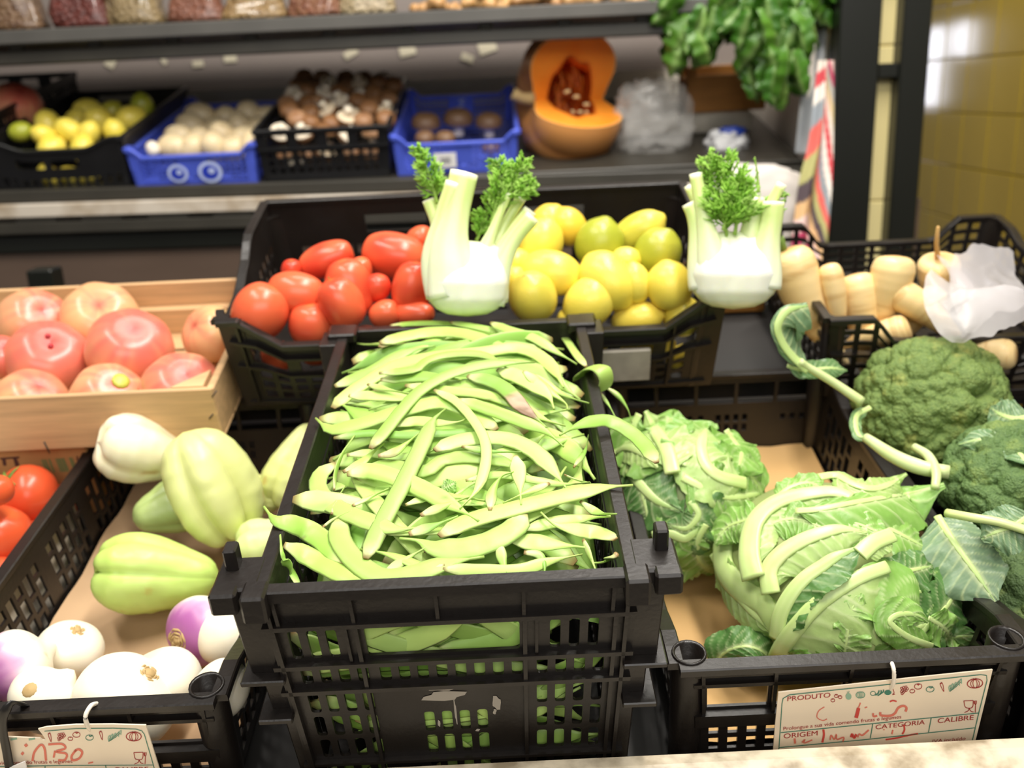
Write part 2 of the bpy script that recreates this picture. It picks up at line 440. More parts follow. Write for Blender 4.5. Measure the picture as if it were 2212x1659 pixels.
def warp(V, Wt, Wb, H, topf, lean):
    V = np.array(V, float); t = V[:, 2] / H
    d = topf(V[:, 0]) if topf is not None else 0
    x = V[:, 0] * (1 + (Wb / Wt - 1) * t)
    return np.stack([x, V[:, 1] + lean * t, -(d + V[:, 2] * (H - d) / H)], 1)
def slots(x0, x1, n, wd, z0, z1):
    return [(c - wd / 2, c + wd / 2, z0, z1) for c in np.linspace(x0, x1, n)]
SIDES = {'front': 0, 'right': PI / 2, 'back': PI, 'left': -PI / 2}
def crate(M, W, L, H, taper, spec, label, corner, mat, th=0.003, r=0.0, name='lattice_crate', group=None, rimw=0.012, rimh=0.007, tube_r=0.0145, rib_parts=True, floor=True, tops=None):
    root = empty(name, M @ T(0, 0, -H), label, 'crate', group)
    up = T(0, 0, H)
    for side, ang in SIDES.items():
        s = spec.get(side, spec.get('side')); Wt = W if side in ('front', 'back') else L
        dep = (L if side in ('front', 'back') else W) / 2
        Wb = Wt - 2 * taper; topf = s.get('topf')
        Ms = up @ RZ(ang) @ T(0, -dep, 0)
        V, Fc = panel(Wt, Wb, H, th, s['holes'], r, topf, taper, s.get('inset', 0.0), 24 if topf else 0)
        wp = part('end_panel' if side in ('front', 'back') else 'side_panel', mesh('panel', V, Fc, mat, False), root, Ms)
        for (a, b, y0_, y1_, c, d) in s.get('ribs', []):
            V, Fc = box(a, b, y0_, y1_, c, d)
            if topf: 
                V = []
                xsn = np.linspace(a, b, 20); V = np.array([(x, y, z) for x in xsn for (y, z) in ((y0_, c), (y1_, c), (y1_, d), (y0_, d))])
                Fc = [(4 * i + k, 4 * i + (k + 1) % 4, 4 * i + 4 + (k + 1) % 4, 4 * i + 4 + k) for i in range(19) for k in range(4)] + [(0, 1, 2, 3), (76, 77, 78, 79)]
            part('rib', mesh('rib', warp(V, Wt, Wb, H, topf, taper), Fc, mat, False), wp)
        # rim strip follows the top edge
        xr = np.linspace(-Wt / 2, Wt / 2, 26 if topf else 2)
        d = topf(xr) if topf else np.zeros_like(xr)
        y_a, y_b = s.get('inset', 0.0) - rimw + th, s.get('inset', 0.0) + th + 0.002
        c = min(0.0012, rimh / 3)
        prof = [(y_a, -rimh), (y_a, -c), (y_a + c, 0), (y_b - c, 0), (y_b, -c), (y_b, -rimh)]
        prof = [(y, z + 0.0015) for y, z in prof]
        V = [(x, y, z - q) for x, q in zip(xr, d) for y, z in prof]; n = 6
        Fc = [(i * n + k, i * n + (k + 1) % n, (i + 1) * n + (k + 1) % n, (i + 1) * n + k) for i in range(len(xr) - 1) for k in range(n)]
        Fc += [tuple(range(n)), tuple(len(V) - n + k for k in range(n))]
        part('rim', mesh('rim', V, Fc, mat, False), root, Ms)
    for sx, sy in ((-1, -1), (1, -1), (1, 1), (-1, 1)):
        if corner == 'tube':
            k = 20; a = np.arange(k) / k * 2 * PI; R1, R0 = tube_r, tube_r * 0.8
            pr = [(R1 * .93, -H), (R1, 0.002), (R1 * .96, 0.0035), (R0, 0.002), (R0 * .9, -0.08)]
            V = [(q * math.cos(t), q * math.sin(t), z) for t in a for q, z in pr]
            Fc = [list(f) for f in quads(k, 5, True)] + [[i * 5 + 4 for i in range(k)]]
            part('corner_tube', mesh('corner_tube', V, Fc, mat, True), root, up @ T(sx * (W / 2 - tube_r * .7), sy * (L / 2 - tube_r * .75), 0))
        elif corner == 'lug':
            m = MB(); e = taper
            for (z0, z1, o) in ((-.085, 0, .020), (-.125, -.088, .013), (-H, -.128, .006)):
                t0, t1 = -z1 / H * e, -z0 / H * e
                V, Fc = box(-.006, o, .006, .044, z0, z1, .0012)
                V[:, 0] -= np.where(V[:, 2] < (z0 + z1) / 2, t1, t0); V[:, 1] += np.where(V[:, 2] < (z0 + z1) / 2, t1, t0)
                m.add(V, Fc)
            for (z, o) in ((-.085, .028), (-.125, .021)):
                m.add(*box(-.012, o - .006, .0, .040, z - .004, z + .001, .001))
            if sy < 0:
                m.add(*box(-.004, .030, .004, .044, -.012, .002, .002)).add(*box(.010, .030, -.004, .010, -.016, .003, .002))
                m.add(*box(.014, .024, .026, .040, 0, .020, .0015)).add(*box(-.012, .006, -.010, .012, -.020, .004, .002))
            else:
                m.add(*box(-.020, .012, .0, .03, -.006, .006, .002)).add(*box(-.006, .014, -.006, .012, -.015, .004, .002))
            M_ = up @ T(sx * W / 2, sy * L / 2, 0) @ Matrix.Diagonal((sx, -sy, 1, 1))
            part('corner_post', m.mesh('corner_post', mat, False), root, M_)
        elif corner == 'round':
            k = 10; a = np.arange(k) / (k - 1) * PI / 2; R1 = tube_r; hz = (tops or 0.0)
            m = MB()
            for (z0, z1, e0, e1, q) in ((-H, hz - .006, taper, 0, 0), (hz - .008, hz, 0, 0, .006)):
                V = []
                for z, e in ((z0, e0), (z1, e1)):
                    for t in a:
                        for rr in (R1 + q, R1 - .004): V.append((-R1 - e + rr * math.cos(t), -R1 - e + rr * math.sin(t), z))
                n = 2 * k
                Fc = []
                for i in range(k - 1):
                    b_ = 2 * i
                    Fc += [(b_, b_ + 2, n + b_ + 2, n + b_), (b_ + 1, n + b_ + 1, n + b_ + 3, b_ + 3), (n + b_, n + b_ + 2, n + b_ + 3, n + b_ + 1)]
                Fc += [(0, n, n + 1, 1), (n - 2, n - 1, 2 * n - 1, 2 * n - 2)]
                m.add(V, Fc)
            part('corner_post', m.mesh('corner_post', mat, False), root, up @ T(sx * (W / 2 + .001), sy * (L / 2 + .001), 0) @ Matrix.Diagonal((sx, sy, 1, 1)))
    if floor:
        hol = [(x - .012, x + .012, z - .012, z + .012) for x in np.arange(-W / 2 + .05, W / 2 - .04, .04) for z in np.arange(.05, L - .04, .04)]
        V, Fc = panel(W - 2 * taper, W - 2 * taper, L - 2 * taper, .004, hol)
        V = np.stack([V[:, 0], -V[:, 2] - (L - 2 * taper) / 2, V[:, 1] + .001], 1)
        part('base_panel', mesh('base_panel', V, Fc, mat, False), root)
    return root

# --- centre crate with the beans: rim x -.20 .. .091, y .544 .. 1.02
MX, MY, MZ, MH = -0.0545, 0.782, -0.4375, 0.222
MW, ML = 0.282, 0.476
l4, m8, r4, c4 = (-.1185, -.0735, 4), (-.0555, .0500, 8), (.0700, .1150, 4), (-.0255, .0195, 4)
hf = [(-.0665, .0525, .043, .0715)] + slots(-.121, -.092, 3, .0082, .043, .0715) + slots(.0800, .1095, 3, .0082, .043, .0715)
hf += slots(*l4, .0088, .081, .0985) + slots(*m8, .0088, .081, .0985) + slots(*r4, .0088, .081, .0985)
for z0, z1 in ((.110, .131), (.136, .158), (.163, .184), (.192, .212)):
    hf += slots(*l4, .0088, z0, z1) + slots(*r4, .0088, z0, z1)
    if z0 > .13: hf += slots(*c4, .0088, z0, z1)
rf = [(-.141, .141, 0, .006, z, z + .004) for z in (.034, .0745, .1015)] + [(-.141, .141, .001, .006, .187, .190)]
rf += [(x - .0014, x + .0014, .001, .006, .002, .034) for x in (-.128, -.0715, -.0085, .0560, .1225)]
rf += [(x - .0016, x + .0016, .0012, .006, .036, .215) for x in (-.1355, -.0715, .0565, .1255)]
rf += [(x - .0012, x + .0012, .002, .006, .038, .0735) for x in (-.0795, .0655)]
def side_holes(L, rows, n, wd, grp=5):
    """staggered slots in groups, as on the long side of a field crate"""
    out = []; xs = np.linspace(-L / 2 + .045, L / 2 - .045, n)
    for k, x in enumerate(xs):
        if k % (grp + 1) == grp: continue
        for (z0, z1) in rows[(k % (grp + 1)) % 2]: out.append((x - wd / 2, x + wd / 2, z0, z1))
    return out
hs = side_holes(ML, ([(.040, .06), (.066, .098), (.106, .13), (.136, .16), (.168, .20)], [(.040, .07), (.078, .098), (.106, .13), (.136, .16), (.168, .20)]), 29, .009)
rs = [(-.22, .22, .002, .010, z, z + .004) for z in (.034, .1015)]
mainc = crate(A.mat((MX, MY, MZ)), MW, ML, MH, .012, {
    'front': dict(holes=hf, ribs=rf, inset=.006), 'back': dict(holes=hf, ribs=rf[:9], inset=.006), 'side': dict(holes=hs, ribs=rs, inset=.006)},
    'deep black lattice crate heaped with flat green beans in the centre', 'lug', M_blk, th=.003, r=.0026, rimw=.010, rimh=.010)
# worn scuff on the solid middle plate of the front
M_scuff = mk('grey_scuff', '#a79f93', 0.8)
fp = [c for c in mainc.children if c.name.startswith('end_panel')][0]
for sc_, (x0, x1, z0, z1) in enumerate(((-.028, .006, .113, .124), (-.0225, -.002, .1075, .113), (.028, .036, .122, .136), (.0285, .0315, .136, .142), (-.019, -.017, .145, .154), (-.004, -.002, .124, .15), (.0125, .0165, .158, .161))):
    n = 12; a = np.arange(n) / n * 2 * PI; q = 1 + .35 * np.sin(a * 3 + sc_) * np.cos(a * 5 - sc_)
    V = np.stack([(x0 + x1) / 2 + (x1 - x0) / 2 * np.cos(a) * q, np.full(n, .0055), (z0 + z1) / 2 + (z1 - z0) / 2 * np.sin(a) * q], 1)
    part('scuff', mesh('scuff', warp(V, MW, MW - .024, MH, None, .012), [tuple(range(n))], M_scuff, False), fp, label='pale grey scuff on black plastic')

# --- shallow crates left and right of it
def dipf(L, d, e=.10):
    return lambda x: d * sstep(-L / 2 + .03, -L / 2 + e, x) * sstep(-L / 2 + .03, -L / 2 + e, -x)
fz = [(-.118, -.066, .026, .053), (-.058, -.003, .026, .053), (.003, .058, .026, .053), (.066, .118, .026, .053)]
fz += slots(-.112, .112, 14, .009, .075, .087) + slots(-.112, .112, 14, .009, .093, .107)
fr_ = [(-.130, .130, -.004, 0, .010, .0135), (-.130, .130, -.006, 0, .0195, .0235), (-.130, .130, -.008, 0, .056, .070)]
fr_ += [(x - .0015, x + .0015, -.006, 0, .002, .056) for x in (-.122, -.062, 0, .062, .122)]
bz = [(x - .024, x + .024, .012, .040) for x in (-.106, -.053, 0, .053, .106)]
bz += slots(-.118, -.092, 3, .007, .058, .066) + slots(-.04, -.004, 4, .007, .056, .066) + slots(-.04, -.004, 4, .007, .070, .080) + slots(.02, .05, 3, .007, .056, .066) + slots(.02, .05, 3, .007, .070, .080)
br_ = [(-.130, .130, -.005, 0, .043, .047)]
sz = side_holes(.51, ([(.026, .040), (.046, .070), (.076, .096), (.101, .115)], [(.026, .054), (.060, .078), (.084, .110)]), 23, .0130)
LX, LY, LZ, LH, LWD, LLN = -0.3825, 0.829, -0.560, 0.128, 0.266, 0.516
shal = {'front': dict(holes=fz, ribs=fr_), 'back': dict(holes=bz, ribs=br_), 'side': dict(holes=sz, topf=dipf(LLN, .017), ribs=[])}
leftc = crate(A.mat((LX, LY, LZ)), LWD, LLN, LH, .010, shal, 'shallow black lattice crate holding chayotes and turnips on kraft paper', 'tube', M_blk, th=.003)
RXC, RYC = 0.266, 0.840
rightc = crate(A.mat((RXC, RYC, LZ)), LWD + .016, LLN, LH, .010, shal, 'shallow black lattice crate holding the leafy cauliflowers', 'tube', M_blk, th=.003)
HXC, HYC, HL = 0.558, 0.800, 0.46
broc = crate(A.mat((HXC, HYC, LZ - .004)), LWD, HL, LH, .010, {'front': dict(holes=fz, ribs=fr_), 'back': dict(holes=bz, ribs=br_),
    'side': dict(holes=side_holes(HL, ([(.026, .038), (.043, .066), (.072, .092), (.098, .112)], [(.026, .052), (.058, .072), (.078, .100)]), 27, .0095), topf=dipf(HL, .017))},
    'black lattice crate of broccoli cut by the right edge', 'tube', M_blk, th=.003)

# --- second row: the wide tomato and lemon crate, the parsnip crate
def cornf(Wd, rise, e0, e1):
    """high corners, low middle"""
    return lambda x: rise * sstep(0, 1, (Wd / 2 - e0 - np.abs(x)) / (e1 - e0))
TW, TL, TH = 0.600, 0.315, 0.128
th_f = [(-.272, -.175, .046, .058), (.06, .10, .040, .066), (.105, .15, .040, .066), (.155, .20, .040, .066), (-.16, -.1, .040, .066)]
th_f = [h for x in np.arange(-.25, .26, .056) for h in [(x - .02, x + .02, .036, .058)]]
th_f += [(x - .007, x + .007, z, z + .011) for x in np.arange(-.26, .265, .0205) for z in (.070, .086, .102)]
th_b = [(-.115 - .045, -.115 + .045, .022, .044), (.115 - .045, .115 + .045, .022, .044)] + [(x - .007, x + .007, z, z + .012) for x in np.arange(-.26, .265, .0205) for z in (.060, .078, .098)]
th_s = [(x - .008, x + .008, z, z + .012) for x in np.arange(-.12, .13, .024) for z in (.046, .066, .086, .106)]
tf = lambda x: .036 * sstep(TW / 2 - .022, TW / 2 - .075, np.abs(x))
tl = lambda x: .028 * sstep(-.02, -.12, x) * 0 + .0 * x
M_tomc = B.mat((-.043, 1.157, -.490), RX(.035))
tomc = crate(M_tomc, TW, TL, TH, .008, {
    'front': dict(holes=th_f, topf=tf, ribs=[(-.29, .29, -.008, 0, .026, .030), (-.29, .29, -.006, 0, .062, .066), (-.29, .29, -.004, 0, .118, .122)] + [(x - .0015, x + .0015, -.006, 0, .002, .12) for x in (-.278, -.15, -.02, .11, .24)]),
    'back': dict(holes=th_b, topf=lambda x: -.020 + 0 * x), 'left': dict(holes=th_s, topf=lambda x: -.020 * sstep(.0, -.05, x) + .022 * sstep(-.02, .07, x) * sstep(.155, .10, x)),
    'right': dict(holes=th_s, topf=lambda x: -.020 * sstep(.0, .05, x) + .022 * sstep(.02, -.07, x) * sstep(-.155, -.10, x))},
    'wide black lattice crate shared by the plum tomatoes and lemons', 'round', M_blk, th=.003, tube_r=.03, rimw=.010)
GW, GL, GH = 0.340, 0.300, 0.115
gh = [(x - .0085, x + .0085, z, z + .010) for x in np.arange(-.145, .15, .0235) for z in (.008, .024, .040, .058, .074, .090)]
gs = [(x - .0085, x + .0085, z, z + .010) for x in np.arange(-.12, .13, .0235) for z in (.010, .026, .042, .058, .074, .090)]
gf = lambda x: .034 * sstep(GW / 2 - .052, GW / 2 - .088, np.abs(x))
parc = crate(B.mat((.556, 1.162, -.538)), GW, GL, GH, .008, {'front': dict(holes=gh, topf=gf, ribs=[(-.165, .165, -.006, 0, .050, .054)]), 'back': dict(holes=gh, topf=gf),
    'side': dict(holes=gs, topf=lambda x: .012 * sstep(GL / 2 - .04, GL / 2 - .09, np.abs(x)))}, 'black lattice crate with raised corners holding parsnips', 'round', M_blk, th=.003, tube_r=.022, rimw=.010)

# unseen slit lamps added to mirror as window streaks in the glazed tiles
for (px, py, wd, hh, pw) in ((1999, 150, .03, .30, .30), (2018, 145, .05, .34, .75), (2066, 86, .03, .12, .12), (2086, 84, .05, .16, .32)):
    d = ray(px, py); q = CAM + d * ((1.324 - CAM[0]) / d[0]); e = np.array([-d[0], d[1], d[2]]); t = (4.44 - q[1]) / e[1]; q = q + e * t
    area('tile_streak_light', q.tolist(), (q + np.array([.35, -1.0, 0])).tolist(), wd, hh, pw, (.86, .88, 1.0))
# ------------------------------------------------------------------ flat green beans, laid one on another
GX0, GX1, GY0, GY1, GC = -0.32, 0.22, 0.49, 1.10, 0.003
gx = np.arange(GX0, GX1, GC); gy = np.arange(GY0, GY1, GC)
GXX, GYY = np.meshgrid(gx, gy, indexing='ij')
RIMZ = -0.4375
def heap_target(x, y):
    """top of the finished heap, in the plane of the crate"""
    t = (y - 0.556) / (1.000 - 0.556)
    ridge = np.interp(t, [0, .06, .2, .4, .6, .78, .9, 1.0], [-.034, -.028, -.012, .004, .014, .018, .012, -.012])
    u = np.clip(np.abs(x - MX) / 0.130, 0, 1.2)
    return RIMZ + ridge - 0.030 * u ** 3 * (0.6 + np.clip(t, 0, 1))
inside = (np.abs(GXX - MX) < 0.132) & (GYY > 0.556) & (GYY < 1.010)
rimband = (np.abs(GXX - MX) < 0.145) & (GYY > 0.543) & (GYY < 1.021) & ~inside
BH = np.where(inside, heap_target(GXX, GYY) - 0.040, np.where(rimband, RIMZ + .003, -0.60))
def gsample(p):
    i = np.clip(((p[:, 0] - GX0) / GC).astype(int), 0, len(gx) - 1); j = np.clip(((p[:, 1] - GY0) / GC).astype(int), 0, len(gy) - 1)
    return BH[i, j]
C_b = [lin('#a9cf62'), lin('#97c153'), lin('#b6d673'), lin('#88b54a'), lin('#abcc68'), lin('#a0c45e')]
def bean_mesh(P, N, wid, seed, tip=0.028, brown=None, hook=0.0, thick=0.19):
    """flat pod along P with upper normals N: stalk end first, thin tail last"""
    n = len(P); r = np.random.default_rng(seed)
    s = np.r_[0, np.cumsum(np.linalg.norm(np.diff(P, axis=0), axis=1))]; Ltot = s[-1]; q = Ltot - s
    prof = (.30 + .70 * sstep(-.002, .016, s)) * (0.10 + 0.90 * sstep(.009, .044, q) ** .85)
    prof = np.maximum(prof, .13)
    wob = 1 + .045 * np.sin(s * 2 * PI / .021 + r.uniform(0, 6)) * r.uniform(.2, .7)
    w = wid / 2 * prof * wob; h = np.maximum(wid * thick * .5 * prof * (1 + .14 * np.sin(s * 2 * PI / .020 + 1)), .0011)
    k = 10; a = np.arange(k) / k * 2 * PI
    Tn = nrm(np.gradient(P, axis=0)); Bn = nrm(np.cross(Tn, N)); Nn = np.cross(Bn, Tn)
    ca, sa = np.cos(a), np.sin(a); sa = np.sign(sa) * np.abs(sa) ** 1.15
    V = P[:, None] + Bn[:, None] * (w[:, None] * ca)[..., None] + Nn[:, None] * (h[:, None] * sa)[..., None]
    Fc = [(i * k + j, i * k + (j + 1) % k, (i + 1) * k + (j + 1) % k, (i + 1) * k + j) for i in range(n - 1) for j in range(k)]
    Fc += [tuple(range(k - 1, -1, -1)), tuple((n - 1) * k + j for j in range(k))]
    base = C_b[seed % len(C_b)]; V = V.reshape(-1, 3)
    S_ = np.repeat(s, k); Q_ = np.repeat(q, k); E_ = np.tile(np.abs(ca), n)
    c = np.broadcast_to(base, (len(V), 3)).copy()
    nz = fbm(V * 45, seed, 3)
    c = mixc(c, base * np.array([1.05, 1.02, 1.08]), (nz - .45) * 2.4)
    c = mixc(c, lin('#d3e39a'), (E_ > .93) * .45)                       # pale seam along both edges
    c = mixc(c, lin('#d9dba0'), sstep(.02, .0, S_) * .8)
    c = mixc(c, lin('#8a6a3c'), (S_ < .0025) * .9)
    c = mixc(c, lin('#9fb85f'), sstep(.02, 0, Q_) * .7)
    sp = fbm(V * 210, seed + 9, 2)
    c = mixc(c, lin('#77713c'), sstep(.80, .87, sp) * .7)
    if brown:
        t = S_ / Ltot; m = sstep(brown[0] - .05, brown[0] + .03, t + .06 * (nz - .5)) * sstep(brown[1] + .05, brown[1] - .03, t + .06 * (nz - .5))
        c = mixc(c, mixc(lin('#c4a98c'), lin('#86684c'), (fbm(V * 130, 3) - .35) * 2.4), m * brown[2])
    return mesh('bean', V, Fc, M_bean, True, c)
def drape(xy, wid, stiff=9.0, lift=0.0, air=0.0):
    """height of a stiff pod lying on what is already there"""
    n = len(xy); d = np.gradient(xy, axis=0); nn = nrm(np.stack([-d[:, 1], d[:, 0]], 1))
    hh = np.max([gsample(xy + nn * o * wid) for o in (-.32, 0, .32)], axis=0)
    s = np.r_[0, np.cumsum(np.linalg.norm(np.diff(xy, axis=0), axis=1))]
    z = np.max(hh[None, :] - stiff * (s[:, None] - s[None, :]) ** 2, axis=1)
    ker = np.ones(5) / 5
    z = np.convolve(np.pad(z, 2, mode='edge'), ker, 'valid')
    return z + lift
def stamp(P, N, wid, th):
    d = np.gradient(P, axis=0); side = nrm(np.cross(d, N)); global BH
    for t in np.linspace(-.46, .46, 7):
        q = P + side * t * wid
        i = ((q[:, 0] - GX0) / GC).round().astype(int); j = ((q[:, 1] - GY0) / GC).round().astype(int)
        ok = (i >= 0) & (i < len(gx)) & (j >= 0) & (j < len(gy))
        np.maximum.at(BH, (i[ok], j[ok]), q[ok, 2] + th * (.5 - abs(t) * .4))
NB = [0]
NOSTALK = []
def make_bean(P, N, wid, label=None, **k):
    NB[0] += 1
    c = P[len(P) // 2]; me = bean_mesh(P - P[0], N, wid, NB[0], **k)
    y = 'back' if c[1] > .86 else 'middle' if c[1] > .70 else 'front'
    x = 'left' if c[0] < MX - .035 else 'right' if c[0] > MX + .035 else 'centre'
    zone = f'{y} {x}' if x != 'centre' else f'{y}'
    return put('flat_green_bean', me, A.mat(P[0]), label or f'plain flat green bean tangled in the {zone} part of the bean heap', 'bean', None if label else f'plain flat green beans, {zone} of the heap')
def up_of(P, roll=0.0):
    d = nrm(np.gradient(P, axis=0)); up = np.array([0, -.38, 1.0]); b = nrm(np.cross(d, up)); n = np.cross(b, d)
    r = np.broadcast_to(roll, len(P))[:, None]
    return n * np.cos(r) + b * np.sin(r)
# filler pods, each dropped where the heap is still low
r1 = np.random.default_rng(11)
for it in range(150):
    best = None
    for _ in range(26):
        y = r1.uniform(.580, .985); x = MX + r1.uniform(-.07, .07)
        wide = r1.uniform(.15, .235); t = (y - .55) / .45
        ang = r1.normal(0, .30 + .35 * (1 - t)); 
        if r1.random() < .08: ang += r1.uniform(-1, 1)
        bend = r1.uniform(-1, 1) * .045
        u = np.linspace(-1, 1, 22); px = u * wide / 2; py = bend * (1 - u ** 2)
        xy = np.stack([x + px * math.cos(ang) - py * math.sin(ang), y + px * math.sin(ang) + py * math.cos(ang)], 1)
        if (np.abs(xy[:, 0] - MX) > .131).any() or (xy[:, 1] < .562).any() or (xy[:, 1] > 1.004).any(): continue
        gap = (heap_target(xy[:, 0], xy[:, 1]) - gsample(xy))
        sc = gap.mean() - .6 * max(0, -(gap.min()))
        if best is None or sc > best[0]: best = (sc, xy)
    if best is None: continue
    xy = best[1]; wid = r1.uniform(.0170, .0215)
    if r1.random() < .5: xy = xy[::-1]
    z = drape(xy, wid, 3.5)
    if (z - heap_target(xy[:, 0], xy[:, 1])).mean() > .006: continue
    P = np.c_[xy, z + .0026]
    N = up_of(P, r1.normal(0, .22) if r1.random() < .8 else r1.uniform(-1.1, 1.1))
    make_bean(P, N, wid); stamp(P, N, wid, .0052)
